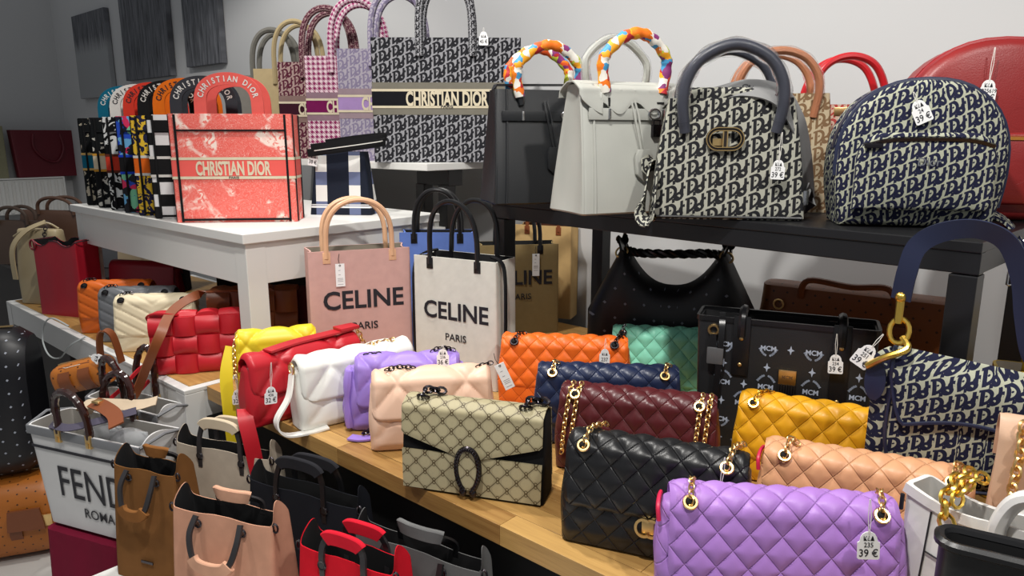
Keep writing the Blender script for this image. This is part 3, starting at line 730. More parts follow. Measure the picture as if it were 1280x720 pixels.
strap(wb_red, [(-.118, 0, .14), (-.128, -.01, .165), (-.10, -.028, .178), (-.055, -.024, .172), (-.045, -.01, .168)], .010, .005, (0, 1, 0), m_red, 'top_strap')
strap(wb_red, [(-.120, -.02, .04), (-.15, -.05, .03), (-.19, -.09, -.01), (-.225, -.11, -.04), (-.20, -.13, -.045), (-.15, -.11, -.02), (-.125, -.07, .0)], .010, .004, (0, 0, 1), m_red)
strap(wb_brown, [(.05, -.01, .212), (-.04, -.07, .218), (-.125, -.085, .212), (-.185, -.165, .182), (-.195, -.262, .137), (-.227, -.285, .062), (-.262, -.290, -.012), (-.288, -.324, -.040)], .026, .004, (.75, .65, .1), m_brown)

# ---------------------------------------------------------------- canvas totes with printed words
def canvas_tote(label, L, yaw, W, H, D, z, mat, hmat, words=None, ink=None, a=None, hh=.12, hr=.007, name='canvas_tote', side=None, group='vertical canvas totes behind the puffy bags', ry=0, tx=0, strapmat=None, dark=None, hz=.72, tz=.56):
    t = thing(name, label, 'tote', fl(L, z+.001, yaw, W, D), yaw, group, tx, ry)
    o, l = shell(W, H, D, .006, .004, 8, fold=.0012, ear=-.004, pinch=.012); o.build('body', mat, t); l.build('lining', dark or M_lining, t)
    tote_handles(t, a or W*.29, hh, H, D-.004, hr, hmat, p=hz)
    for s in (-1, 1):
        for x in (-1, 1): b = B(); b.box((x*(a or W*.29), s*(D/2+.0004), H-.018), (.02, .003, .03)); b.build('handle_tab', hmat, t, True, .001)
    if words:
        b = B(); b.text(words[0], W*.250, (W*.02, -D/2-.0016, H*tz), .98, .022); b.build('lettering', ink or M_ink, t, False); b = B(); b.text(words[1], W*.105, (W*.02, -D/2-.0016, H*(tz-.17)), 1.0, .012); b.build('small_lettering', ink or M_ink, t, False)
    if strapmat:
        for s in (-1, 1): strap(t, [(s*W*.38, -D*.2*s, H+.008), (s*W*.53, -D*.25, H*.95), (s*W*.56, -D*.3, H*.6), (s*W*.57-s*.004, -D*.30, H*.25), (s*W*.54, -D*.2, .02)], .012, .004, (0, 1, .2), strapmat, 'shoulder_strap')
    return t
m_celp = cloth('dusty_pink_canvas', (216, 172, 164)); m_celw = cloth('off_white_canvas', (226, 224, 214)); m_celk = cloth('khaki_canvas', (148, 128, 88)); m_celb = cloth('periwinkle_canvas', (104, 132, 206)); m_natc = cloth('straw_canvas', (206, 172, 118))
M_bhand = LE('black_handle_leather', (24, 24, 26), rough=.3)
t_pink = canvas_tote('dusty pink canvas tote with bold black lettering and natural handles', (-1.64, 1.04), 62, .277, .36, .10, .74, m_celp, m_natural, ('CELINE', 'PARIS'), a=.088, hh=.135, hz=.6)
t_wht = canvas_tote('off-white canvas tote with bold black lettering and black handles', (-1.477, 1.264), 12, .262, .345, .105, .74, m_celw, M_bhand, ('CELINE', 'PARIS'), a=.075, hh=.15, strapmat=M_bhand, dark=M_dark, hz=.6, tz=.52)
t_blue = canvas_tote('periwinkle blue canvas tote with black handles behind the pink one', (-1.70, 1.40), 41, .235, .372, .08, .74, m_celb, M_bhand, a=.07, hh=.13, dark=M_dark)
t_khaki = canvas_tote('khaki canvas tote with black lettering half hidden behind a shelf post', (-1.64, 1.69), 50, .27, .305, .10, .74, m_celk, M_bhand, ('CELINE', 'PARIS'), a=.07, hh=.14, dark=M_dark)
t_nat = canvas_tote('straw coloured tote with brown handles standing against the back wall', (-1.74, 1.98), 20, .22, .34, .09, .742, m_natc, m_brown, a=.06, hh=.12, dark=LE('cocoa_lining', (86, 50, 34)))
t_box = thing('white_carton', 'plain white carton under the tall bar table, behind the blue tote', 'box', (-2.06, 1.74, .742), 30)
b = B(); b.box((0, 0, .17), (.34, .16, .34)); b.build('carton', M_white, t_box, False, .003)
b = B(); b.box((0, 0, .342), (.05, .161, .002)); b.build('tape', plain('clear_tape', (214, 210, 196), .2), t_box, False)
def card_tag(root, p, label, h=.062, w=.024, roll=0, extra=None):
    M = Matrix.LocRotScale(root.location, root.rotation_euler, None); e = root.rotation_euler
    t = thing('swing_tag', label, 'tag', M @ Vector(p), math.degrees(e.z), None, 0, roll)
    b = B(); b.tube([(0, 0, 0), (-.003, -.002, -.014), (0, -.002, -.03)], .0007, 5); b.build('cord', M_ink, t)
    b = B(); b.prism([(-w/2, -.026), (-w/2, -.026-h), (w/2, -.026-h), (w/2, -.026)], -.003, -.0018); b.build('card', M_tag, t, False)
    b = B(); b.torus((0, -.003, -.031), 1, .0008, Euler((R(90), 0, 0)).to_matrix(), 12, 5, .002, .002); b.build('eyelet', M_gun, t)
    b = B()
    for k, z in enumerate((.044, .056, .066, .070, .074, .082)): b.box((-.002 if k < 2 else 0, -.0031, -z), (.006 if k < 2 else w*.62, .0003, .0011))
    b.build('small_print', plain('grey_ink', (140, 140, 146), .7), t, False)
    return t
card_tag(t_pink, (-.055, -.052, .352), 'long white swing tag on the dusty pink tote')
card_tag(t_khaki, (.055, -.052, .30), 'long white swing tag on the khaki tote', .075)
card_tag(bag_blush, (.135, -.01, .20), 'tilted grey white swing tag at the right end of the blush bag', .062, .022, -24)
# ---------------------------------------------------------------- structured fabric totes in a row
def arc_text(b, txt, cx, z0, a, h, p, y, size, t0=.18, t1=.82, rx=.8):
    """letters set one by one along a handle arch"""
    n = len(txt)
    for i, ch in enumerate(txt):
        if ch == ' ': continue
        th = PI*(t0+(t1-t0)*(i+.5)/n); x = cx-a*math.cos(th); z = z0+h*math.sin(th)**p; d = .02
        x2 = cx-a*math.cos(th+d); z2 = z0+h*math.sin(th+d)**p; ang = math.atan2(z2-z, x2-x)
        b.text(ch, size, (x+math.sin(ang)*size*.36, y, z-math.cos(ang)*size*.36), rx, .025, ang)
def fabric_tote(label, L, yaw, W, H, D, z, mat, band=None, stripe=None, words='CHRISTIAN DIOR', ink=None, flat=None, hmat=None, trim=None, group=None, name='fabric_tote', a=None, hh=.12, hr=.008, lining=None, sub='PARIS', bz=(.43, .58), hink=None, ha=.5, small=.0045, border=None, wsz=.118, worn=.54):
    t = thing(name, label, 'tote', fl(L, z+.001, yaw, W, D), yaw, group)
    o, l = shell(W, H, D, .005, .005, 8, pinch=.006); o.build('body', mat, t); l.build('lining', lining or M_lining, t)
    def belt(z0, z1, off, mt, nm):
        b = B(); b.loft([[(x, y, zz) for x, y in rrect(W+2*off, D+2*off, .006, 2, .03)] for zz in (z0, z1)]); b.build(nm, mt, t)
    if border: belt(bz[0]*H-.030, bz[1]*H+.030, .0008, border, 'border_band')
    if band: belt(bz[0]*H, bz[1]*H, .0018, band, 'name_band')
    if stripe:
        belt(bz[0]*H-.008, bz[0]*H, .0024, stripe, 'stripe'); belt(bz[1]*H, bz[1]*H+.008, .0024, stripe, 'stripe')
    if words:
        b = B(); zc = (bz[0]+bz[1])/2*H; b.text(words, W*wsz*1.25, (0, -D/2-.0032, zc-W*wsz*.44), worn, .035)
        b.build('lettering', ink or M_fab_c, t, False)
        b = B(); b.text(sub, W*.026, (0, -D/2-.0036, bz[0]*H-.007), 1.3, .02); b.build('small_lettering', M_ink, t, False)
    if trim:
        b = B(); y = -D/2-.0022; e = W/2-W*.055
        for x in (-e, e): b.box((x, y, H/2), (.006, .004, H-.004))
        b.box((0, y, H*.85), (2*e, .004, .005)); b.box((0, y, .008), (2*e, .004, .006)); b.build('front_piping', trim, t, False)
        x = W/2+.0016
        for s in (-1, 1):
            for yy in (-1, 1): b = B(); b.box((s*x, yy*(D/2-.010), H/2), (.003, .005, H-.004)); b.build('side_piping', trim, t, False)
    a = a or W*.24
    for s in (-1, 1):
        y = s*(D/2-.006)
        if flat:
            pts = [(-a, y, H-.03)]+arch(a, hh, H, y, 24, ha)+[(a, y, H-.03)]; b = B(); b.sweep(pts, rect(.034, .008), (0, 1, 0)); h = b.build('handle', hmat, t, True)
            if s < 0:
                b = B(); arc_text(b, 'CHRISTIAN DIOR', 0, H, a, hh, ha, y-.0046, .0225, .06, .94); b.build('handle_lettering', hink or M_fab_w, h, False)
        else:
            pts = [(-a, s*D/2, H-.06), (-a, s*D/2, H-.02)]+arch(a, hh, H, s*D/2, 24, .62, 0, .008*s)+[(a, s*D/2, H-.02), (a, s*D/2, H-.06)]
            b = B(); b.tube(pts, hr, 8); b.build('handle', hmat, t)
    return t
ZT = 1.15; G4 = 'lettered handle totes in a row on the white side table'
RW = dict(W=.335, H=.312, D=.078, z=ZT, flat=True, trim=M_fab_b, group=G4, a=.080, hh=.098)
t_coral = fabric_tote('coral and white printed tote at the front of the row, black piping round its front', (-2.136, .928), 47, .346, .312, .105, ZT, m_coral, plain('coral_band', (232, 92, 84), .85), M_fab_c, flat=True, hmat=m_coralp, trim=M_fab_b, group=G4, a=.080, hh=.098, wsz=.126, worn=.50)
fabric_tote('black and white checked tote directly behind the coral one', (-2.288, .930), 52, mat=m_check, band=M_fab_b, stripe=M_fab_w, hmat=cloth('slate_cloth', (58, 60, 66)), **RW)
fabric_tote('orange handled patterned tote between the checked and the blue ones', (-2.420, .935), 52, mat=figured('warm_print', (40, 40, 70), (240, 196, 60), 40), band=cloth('tangerine_cloth', (240, 110, 30)), stripe=M_fab_w, hmat=cloth('tangerine_cloth', (240, 116, 24)), hink=M_ink, **RW)
fabric_tote('black handled tote with bright blue bands and pink print', (-2.550, .94), 52, mat=patch_cloth('comic_print', [(20, 24, 50), (36, 80, 200), (226, 50, 100), (130, 210, 170), (20, 20, 30), (110, 180, 230)], 38), band=M_fab_b, stripe=cloth('royal_cloth', (30, 70, 200)), hmat=M_fab_b, **RW)
fabric_tote('red handled black and white tote with a red band', (-2.680, .945), 52, mat=figured('ink_print', (20, 20, 22), (230, 230, 228), 26, .5, 3.0), band=cloth('vermilion_cloth', (224, 66, 46)), stripe=cloth('rust_cloth', (110, 50, 36)), hmat=cloth('vermilion_cloth', (226, 62, 44)), hink=M_ink, **RW)
fabric_tote('white handled tote with dark print and a cream band', (-2.810, .95), 52, mat=figured('dark_print', (24, 26, 28), (210, 206, 196), 22, .58, 6.0), band=M_fab_c, stripe=cloth('ochre_cloth', (220, 160, 60)), hmat=M_fab_w, hink=M_ink, **RW)
fabric_tote('teal handled dark tote at the far end of the row', (-2.935, .955), 52, mat=figured('night_print', (22, 24, 26), (190, 180, 160), 30, .6, 9.0), band=cloth('teal_cloth', (20, 110, 140)), stripe=cloth('ochre_cloth2', (220, 180, 110)), hmat=cloth('teal_cloth2', (16, 104, 132)), **RW)

ZB = 1.31; G5 = 'tall jacquard totes on the bar table'
t_big = fabric_tote('large charcoal jacquard tote with a black lettered band', (-2.046, 1.59), 43, .51, .415, .115, ZB, m_obl_big, cloth('ink_band', (22, 22, 28)), M_fab_c, hmat=m_obl_s if False else oblique('charcoal_handle_jacquard', (30, 30, 34), (168, 168, 172), .7), group=G5, a=.090, hh=.20, hr=.014, bz=(.46, .575), border=cloth('olive_band', (128, 124, 112)), wsz=.105)
fabric_tote('lavender grey jacquard tote behind the large charcoal one', (-2.256, 1.60), 43, .44, .395, .11, ZB, m_obl_l, cloth('lilac_band', (172, 142, 196)), M_fab_c, hmat=m_obl_l, group=G5, a=.095, hh=.20, hr=.012, bz=(.46, .575), border=cloth('dusky_band', (160, 140, 148)))
fabric_tote('pink houndstooth tote with a magenta band', (-2.462, 1.60), 43, .40, .385, .10, ZB, m_hound, cloth('magenta_band', (120, 20, 84)), M_fab_c, hmat=m_hound, group=G5, a=.098, hh=.20, hr=.013, bz=(.46, .575), border=cloth('mauve_band', (150, 122, 134)))
fabric_tote('wine red jacquard tote with a dark plum band', (-2.655, 1.60), 43, .40, .375, .10, ZB, m_obl_w, cloth('plum_band', (58, 18, 36)), M_fab_c, hmat=oblique('wine_handle_jacquard', (70, 24, 42), (160, 130, 130), .7), group=G5, a=.098, hh=.20, hr=.013, bz=(.46, .575), border=cloth('taupe_band', (140, 116, 110)))
fabric_tote('plain beige canvas tote behind the wine red one', (-2.84, 1.60), 43, .36, .36, .095, ZB, m_beigecl, words=None, hmat=cloth('beige_handle_cloth', (176, 158, 120)), group=G5, a=.09, hh=.185, hr=.010)
fabric_tote('grey canvas tote at the far end of the bar table', (-3.03, 1.61), 43, .36, .345, .09, ZB, m_greycl, words=None, hmat=cloth('grey_handle_cloth', (112, 110, 104)), group=G5, a=.09, hh=.185, hr=.012)
price_tag(t_big, (.128, -.073, .445), ['ΚέΔ', '45 €'], 'price tag on the right handle of the large charcoal tote', .012, 0, 1.25)

# plaid tote lying its handles flat
W, H, D = .205, .20, .09
t_pl = thing('plaid_tote', 'small navy and white plaid tote with flattened black handles beside the coral one', 'tote', fl((-2.04, 1.315), 1.151, 36, W, D), 36)
o, l = shell(W, H, D, .008, .004, 8, wf=lambda t: 1-.22*t, df=lambda t: 1-.35*t, dip=0); o.build('body', plaid('plaid_cloth'), t_pl); l.build('lining', M_dark, t_pl)
for k, (s, dz) in enumerate(((-1, .004), (1, .02))):
    pts = smooth([(-.095, -.05+k*.03, H+dz-.008), (-.03, -.065+k*.04, H+dz), (.06, -.06+k*.04, H+dz+.012), (.135, -.02+k*.03, H+dz+.024), (.125, .03, H+dz+.028), (.04, .035, H+dz+.02), (-.06, .02, H+dz+.006)], 8)
    b = B(); b.sweep(pts, rect(.006, .024), (0, 0, 1)); b.build('handle', M_fab_b, t_pl)
    if k == 0:
        b = B()
        for s_ in (-.0128, .0128): b.sweep([p+Vector((0, s_*.6, .0045)) for p in pts[4:30]], rect(.0012, .003), (0, 0, 1))
        b.build('handle_edging', M_fab_w, t_pl)
price_tag(t_pl, (-.072, -.05, H+.01), ['ΚέΔ', '38 €'], 'price tag on the small plaid tote', .01, 12, 1.25)

# ---------------------------------------------------------------- black shelf: structured handbags
ZS = 1.236
def belted_bag(label, L, yaw, mat, flapdown, W=.285, H=.262, D=.155, front_h=None, tilt=0):
    t = thing('belted_handbag', label, 'handbag', fl(L, ZS, yaw, W, D), yaw, 'belted handbags on the black shelf')
    b = B(); rs = []
    def ring(tt, k=1):
        w = W*(1-.10*tt)*k; d = D*(1-.62*tt**1.25)*k; out = []
        for x, y in rrect(w, d, .010, 3, .015, (W, D)):
            s = max(0, 1-abs(abs(x)-w/2)/.02); f = math.cos(PI*max(-.5, min(.5, y/d)))
            out.append((x-math.copysign(.016*s*f*math.sin(PI*min(1, tt*.8+.1)), x), y*(1+.02*math.sin(PI*tt)*(1-abs(x)/w)), H*tt))
        return out
    rs.append([(x*.97, y*.92, 0) for x, y, z in ring(0)]); rs += [[(x, y, max(.004, z)) for x, y, z in ring(j/14)] for j in range(15)]
    b.loft(rs, True, True, False); b.loft([ring(1), [(x*.98, y*.8, z-.004) for x, y, z in ring(1)]], True, False, True)
    b.build('body', mat, t)
    fy = lambda z: -D*(1-.62*(z/H)**1.25)/2-.0015
    for s in (-1, 1):
        b = B(); b.tube([(s*(W*(1-.10*k/8)/2-.030), fy(H*k/8)-.001, max(.004, H*k/8)) for k in range(9)], .0028, 6); b.build('front_piping', mat, t); b = B(); b.tube([(s*(W*(1-.10*k/8)/2-.004), fy(H*k/8)+.004, max(.004, H*k/8)) for k in range(9)], .0026, 6); b.build('side_piping', mat, t)
    zb = H*.77
    b = B(); b.box((-.01, fy(zb)-.006, zb), (W*.74, .005, .024)); b.build('belt', mat, t, True, .001)
    for s in (-1, 1): b = B(); b.box((s*.068, fy(zb)-.0095, zb), (.006, .004, .022)); b.build('belt_plate', M_silver, t, True, .001)
    b = B(); b.torus((.045, fy(zb)-.011, zb), 1, .003, Euler((R(90), 0, 0)).to_matrix(), 14, 6, .014, .011); b.build('turn_clasp', M_silver, t)
    b = B(); b.box((.050, fy(zb)-.014, zb-.034), (.024, .010, .026)); b.tube([(.042, fy(zb)-.014, zb-.022), (.042, fy(zb)-.014, zb-.012), (.058, fy(zb)-.014, zb-.012), (.058, fy(zb)-.014, zb-.022)], .002, 6); b.build('padlock', M_silver if not flapdown else M_gun, t, True, .001)
    # key fob on a leather strip
    b = B(); b.sweep([(-.012, fy(H*.92)-.010, H*.9), (-.008, fy(zb)-.012, zb), (.006, fy(H*.52)-.008, H*.50)], rect(.004, .003), (0, 1, 0)); b.sweep([(-.004, fy(H*.92)-.010, H*.9), (.002, fy(zb)-.012, zb), (.014, fy(H*.52)-.008, H*.50)], rect(.004, .003), (0, 1, 0)); b.build('fob_strip', mat, t)
    z = H*.50; b = B(); b.prism([(-.006, z), (.022, z), (.030, z-.014), (.030, z-.052), (.012, z-.070), (-.010, z-.052), (-.012, z-.014)][::-1], fy(z-.03)-.013, fy(z-.03)-.005); b.build('key_fob', mat, t, True, .0015)
    if flapdown:
        f, P, N = flap(W*.95, H, D, .765, None, .011, .004, .006, 60, .005, .38, 0, back=.9, hump=.006, wave=lambda x: .026*math.cos(x*PI*1.55)**2 if abs(x) < .62 else .034*max(0, (abs(x)-.62)/.38)**1.5)
        f.build('flap', mat, t)
        b = B(); b.box((-.068, fy(zb+.02)-.011, H*.86), (.004, .003, .018)); b.box((.062, fy(zb+.02)-.011, H*.86), (.018, .003, .004)); b.build('flap_slot', M_dark, t, False)
    else:
        b = B(); b.sweep([(-W*.42, .012, H), (-W*.40, .016, H+.012), (W*.40, .016, H+.016), (W*.42, .012, H)], rect(.004, .03), (1, 0, 0) if False else (0, 1, 0)); b.build('top_edge', mat, t)
    for s in (-1, 1):
        a = .068; y = s*D*.19-(.012 if s < 0 else 0); z0 = H*.90
        pts = smooth([(-a, y, z0-.01), (-a-.012, y, H+.03), (-a-.006, y+.004*s, H+.060), (-a*.55, y+.008*s, H+.092), (0, y+.01*s, H+.103), (a*.55, y+.008*s, H+.092), (a+.006, y+.004*s, H+.060), (a+.012, y, H+.03), (a, y, z0-.01)], 6)
        b = B(); b.tube(pts, .0078, 8); h = b.build('handle', m_gh if False else mat, t)
        if s < 0 or not flapdown:
            b = B(); b.tube(pts[2:-2], .0122, 9, False, 0, lambda k: 1+.10*math.sin(k*70)); b.build('silk_scarf', m_scarf, h)
        else:
            b = B(); b.tube(pts[3:-3], .0112, 9, False, 0, lambda k: 1+.09*math.sin(k*49)); b.build('plastic_wrap', M_pvc, h)
            if s < 0:
                b = B(); b.tube(smooth([(-a, y-.008, z0+.004), (-a+.016, y-.018, z0-.010), (-a+.034, y-.020, z0-.026), (-a+.052, y-.016, z0-.030 if not flapdown else z0-.05)], 5), .009, 8, False, 0, lambda k: .6+1.0*abs(math.sin(k*4+.6)))
                if not flapdown: b.ball((-a+.040, y-.026, z0-.012), .014, 1.2, .8, .9); b.ball((-a+.060, y-.024, z0-.030), .010, 1.3, .7, .8)
                b.build('scarf_knot', m_scarf, h)
    return t
t_bk = belted_bag('black belted handbag, printed scarf wound round its handles', (-1.185, 1.275), 58, m_birkb, False, W=.295, H=.275)
t_bg = belted_bag('light grey belted handbag with wavy flap and printed scarf on its front handle', (-.885, 1.222), 66, m_birkg, True, W=.285, H=.272)

# black and ecru jacquard top handle bag with an oval buckle
W, H, D = .30, .238, .10
t_ob = thing('jacquard_handbag', 'black and ecru jacquard handbag with oval gold buckle and plastic wrapped handles', 'handbag', fl((-.758, 1.28), ZS, 33, W, D), 33)
b = B(); rs = [[(x*(1-.20*t+.03*math.sin(PI*t)), y*(1-.55*t), H*t) for x, y in rrect(W, D, .008, 3, .02)] for t in [k/10 for k in range(11)]]
rs = [[(x*.98, y*.95, 0) for x, y, z in rs[0]]]+[[(x, y, max(z, .004)) for x, y, z in r] for r in rs]
b.loft(rs, True, True, False); b.loft([rs[-1], [(x*.98, y*.85, z-.012) for x, y, z in rs[-1]]], True, False, True); b.build('body', m_obl_b, t_ob)
fyb = lambda z: -D*(1-.55*z/H)/2-.001
b = B(); b.sweep([(x, fyb(.004)-.0005, .005) for x in (-W*.48, 0, W*.48)], circ(.003, 6)); b.build('bottom_piping', M_bhand, t_ob)
f, P, N = flap(W*.44, .075, .035, -.2, None, .003, .002, .012, 20, .006, .9, 0, back=.6, hump=.004); f.transform(Matrix.Translation((-.015, .006, H-.058))).build('back_tab', m_obl_b, t_ob)
bz = H*.665; by = fyb(bz)-.005
b = B(); st = [(.036+.024*math.cos(a) if i < 13 else -.036*.6+.024*math.cos(a), 0) for i, a in enumerate([0])]
def stad(w, h, n=12):
    r = h/2; e = w/2-r; return [(e+r*math.sin(PI*i/n), r*math.cos(PI*i/n)) for i in range(n+1)]+[(-e-r*math.sin(PI*i/n), -r*math.cos(PI*i/n)) for i in range(n+1)]
ox = -.010
b.sweep([(ox+x, by-.004, bz+z) for x, z in stad(.066, .038)], rect(.0085, .006), (0, 1, 0), True); b.build('oval_buckle', plain('dark_enamel', (40, 34, 30), .25, .3), t_ob)
b = B(); b.sweep([(ox+x, by-.0075, bz+z) for x, z in stad(.072, .044)], rect(.0016, .002), (0, 1, 0), True); b.sweep([(ox+x, by-.0075, bz+z) for x, z in stad(.060, .032)], rect(.0016, .002), (0, 1, 0), True)
for dx in (-.004, .004): b.box((ox+dx, by-.006, bz), (.0022, .003, .034))
b.build('buckle_rim', M_gold, t_ob)
b = B(); b.box((ox, by-.005, bz), (.009, .004, .034)); b.build('buckle_bar', plain('dark_bar', (40, 34, 30), .3), t_ob, False)
b = B(); b.box((ox-.010, by+.003, bz-.006), (.026, .002, .014)); b.build('buckle_plate', M_gold, t_ob, False)
for s in (-1, 1):
    a = .083; pts = smooth([(-a-.004, s*(-fyb(H*.72))+s*.004, H*.72), (-a-.012, s*.045, H*.95), (-a-.006, s*.046, H+.035), (-a*.72, s*.046, H+.076), (0, s*.046, H+.098), (a*.72, s*.046, H+.076), (a+.006, s*.046, H+.035), (a+.012, s*.045, H*.95), (a+.004, s*(-fyb(H*.72))+s*.004, H*.72)], 7)
    b = B(); b.tube(pts, .0108, 10); h = b.build('handle', m_gh, t_ob)
    b = B(); b.tube(pts[3:-3], .0145, 10, False, 0, lambda k: 1+.09*math.sin(k*53)+.05*math.sin(k*31+1)); b.build('plastic_wrap', M_pvc, h)
m_strapg = cloth('grey_webbing', (134, 134, 134))
strap(t_ob, [(-.03, .02, H+.008), (.03, .0, H+.020), (.09, -.02, H+.004), (.128, -.016, H-.045), (.150, .01, H*.62), (.166, .03, H*.38), (.172, .03, H*.14), (.160, .01, .05)], .055, .003, (.45, .65, .6), m_strapg, 'webbing_strap')
T_ = Vector((.06, -.02, -.016)).normalized(); N_ = Vector((.45, .65, .6)).cross(T_).normalized(); Q_ = T_.cross(N_)
if N_.y > 0: N_ = -N_; Q_ = -Q_
mt = Matrix((T_, -N_, Q_)).transposed() if T_.cross(Q_).dot(N_) > 0 else Matrix((T_, -N_, -Q_)).transposed()
b = B(); b.text('CHRISTIAN', .019, (0, 0, -.007), .85, .02); b.transform(Matrix.Translation(Vector((.060, -.010, H+.013))+N_*.0026) @ mt.to_4x4()); b.build('strap_lettering', M_ink, t_ob, False)
strap(t_ob, [(-W*.47, .04, .10), (-W*.505, .02, .10), (-W*.54, -.03, .03), (-W*.535, -.06, .004), (-W*.50, -.072, .002), (-W*.475, -.068, .03), (-W*.46, -.05, .10)], .05, .003, (.1, .9, .35), m_obl_b, 'jacquard_strap')
b = B(); b.box((.158, .0, .042), (.012, .024, .03)); b.build('strap_clip', M_silver, t_ob, True, .003)
price_tag(t_ob, (.092, -.064, H*.72), ['ΚέΔ', '272', '39 €'], 'price tag reading 272 and 39 € on the oval buckle handbag', .052, 2, 1.05)

# two bags peeping out behind it
def top_handle_bag(name, label, L, yaw, W, H, D, mat, hmat, a, hh, wrap=True, z=ZS):
    t = thing(name, label, 'handbag', fl(L, z, yaw, W, D), yaw)
    b = B(); rs = [[(x*(1-.18*k/8), y*(1-.5*k/8), H*k/8) for x, y in rrect(W, D, .01, 3, .03)] for k in range(9)]; b.loft(rs, True, True, True); b.build('body', mat, t)
    for s in (-1, 1):
        pts = smooth([(-a, s*D*.28, H*.8), (-a-.006, s*D*.34, H+.02), (-a*.7, s*D*.36, H+hh*.8), (0, s*D*.36, H+hh), (a*.7, s*D*.36, H+hh*.8), (a+.006, s*D*.34, H+.02), (a, s*D*.28, H*.8)], 7)
        b = B(); b.tube(pts, .0085, 9); h = b.build('handle', hmat, t)
        if wrap: b = B(); b.tube(pts[3:-3], .0115, 9, False, 0, lambda k: 1+.08*math.sin(k*47)); b.build('plastic_wrap', M_pvc, h)
    b = B(); b.box((0, -D*.27, H*.93), (.05, .004, .02)); b.build('front_plate', M_gold, t, True, .002)
    return t
top_handle_bag('jacquard_handbag', 'beige jacquard handbag with brown wrapped handles behind the oval buckle one', (-.74, 1.50), 33, .27, .255, .11, oblique('tan_jacquard', (110, 86, 62), (196, 180, 150)), m_handbr, .078, .088)
top_handle_bag('jacquard_handbag', 'red trimmed jacquard handbag with glossy red handles behind the backpack', (-.64, 1.69), 33, .24, .235, .10, oblique('red_jacquard', (150, 60, 56), (206, 178, 160)), m_redh, .075, .105, False)

# ---------------------------------------------------------------- backpacks
def dome(W, H, n=20, base=.9, k=.42, pw=2.3):
    """outline in x, z: flat base, sides bulging, arched top"""
    P = []
    for i in range(7): P.append((-W*base/2+W*base*i/6, 0))
    for i in range(6): P.append((W/2*(base+(1-base)*math.sin(PI/2*(i+1)/6)), H*k*(i+1)/6))
    for i in range(1, n+1):
        t = PI*i/n; c = math.cos(t); P.append((W/2*math.copysign(abs(c)**(2/pw), c), H*k+H*(1-k)*abs(math.sin(t))**(2/pw)))
    for i in range(5): P.append((-W/2*(base+(1-base)*math.sin(PI/2*(5-i)/6)), H*k*(5-i)/6))
    return P
def slab(poly, D, r=.02, puff=.015, q=None, rake=0, H=.3):
    cx = sum(p[0] for p in poly)/len(poly); cz = sum(p[1] for p in poly)/len(poly); b = B(); rings = []
    def ring(k, y, inset=0):
        out = []
        for x, z in poly:
            dx, dz = x-cx, z-cz; L = math.hypot(dx, dz) or 1; f = max(0, (L-inset)/L)*k; X = cx+dx*f; Z = max(0, cz+dz*f)
            Y = y+(q(X, Z) if q and y < 0 else 0); out.append((X, Y+rake*(Z/H), Z))
        return out
    for k in (.02, .3, .55, .78, .92): rings.append(ring(k, -D/2-puff*(1-k*k), r*.9))
    for a in range(5): t = PI/2*a/4; rings.append(ring(1, -D/2+r*(1-math.cos(PI/2-PI/2*0-t)) if False else -D/2+r*(1-math.cos(t)), r*(1-math.sin(t))))
    for a in range(5): t = PI/2*a/4; rings.append(ring(1, D/2-r*(1-math.sin(PI/2-t)), r*(1-math.cos(t))))
    for k in (.8, .4, .02): rings.append(ring(k, D/2+.002, r*.9))
    b.loft(rings[::-1], True, True, True, planar=True); return b
def backpack(label, L, yaw, W, H, D, mat, trim, zipm, pz, tx=0, lab=None):
    t = thing('backpack', label, 'backpack', fl(L, ZS+.001, yaw, W, D), yaw, None, tx)
    P = dome(W, H); slab(P, D, .022, .016).build('body', mat, t)
    b = B(); b.tube([(x*1.0, -D/2+.020, z) for x, z in P[8:-4]], .0045, 7); b.build('front_piping', trim, t)
    b = B(); b.sweep([(x*1.003, 0.0, z+.001) for x, z in P[10:-6]], rect(.003, .022), (0, 1, 0)); b.build('zip_band', trim, t)
    pw, ph = W*.80, H*pz; PP = [(-pw/2, .02), (pw/2, .02), (pw*.5, ph*.75), (pw*.44, ph*.93), (pw*.34, ph), (-pw*.34, ph), (-pw*.44, ph*.93), (-pw*.5, ph*.75)]
    b = slab([(x, z) for x, z in resample2(PP)], .022, .010, .008); b.transform(Matrix.Translation((0, -D/2-.010, .012))); pk = b.build('front_pocket', mat, t)
    b = B(); b.sweep(smooth([(-pw*.46, -D/2-.018, ph*.93), (-pw*.25, -D/2-.022, ph*1.0), (pw*.25, -D/2-.022, ph*1.0), (pw*.46, -D/2-.018, ph*.93)], 6), rect(.006, .008), (0, 1, .4)); b.build('zip', zipm, pk)
    b = B(); b.box((-pw*.40, -D/2-.026, ph*.93), (.03, .004, .008)); b.build('zip_pull', zipm, pk, True, .001)
    for s in (-1, 1): strap(t, [(s*W*.16, D/2, H*.92), (s*W*.22, D/2+.035, H*.7), (s*W*.34, D/2+.03, H*.3), (s*W*.40, D/2-.005, .03)], .045, .008, (1, 0, 0), trim, 'shoulder_strap')
    b = B(); b.tube(smooth([(-.035, D*.5, H-.03), (-.02, D*.58, H-.012), (.02, D*.58, H-.012), (.035, D*.5, H-.03)], 5), .006, 7); b.build('top_loop', trim, t)
    return t
def resample2(P, step=.02):
    return [(p.x, p.y) for p in resample([Vector((x, z, 0)) for x, z in P+[P[0]]], step)][:-1] if True else P
m_navytrim = LE('navy_trim', (34, 40, 66)); m_redbp = Mat('embossed_red_leather', rough=.4); _x, _y = m_redbp.uv()
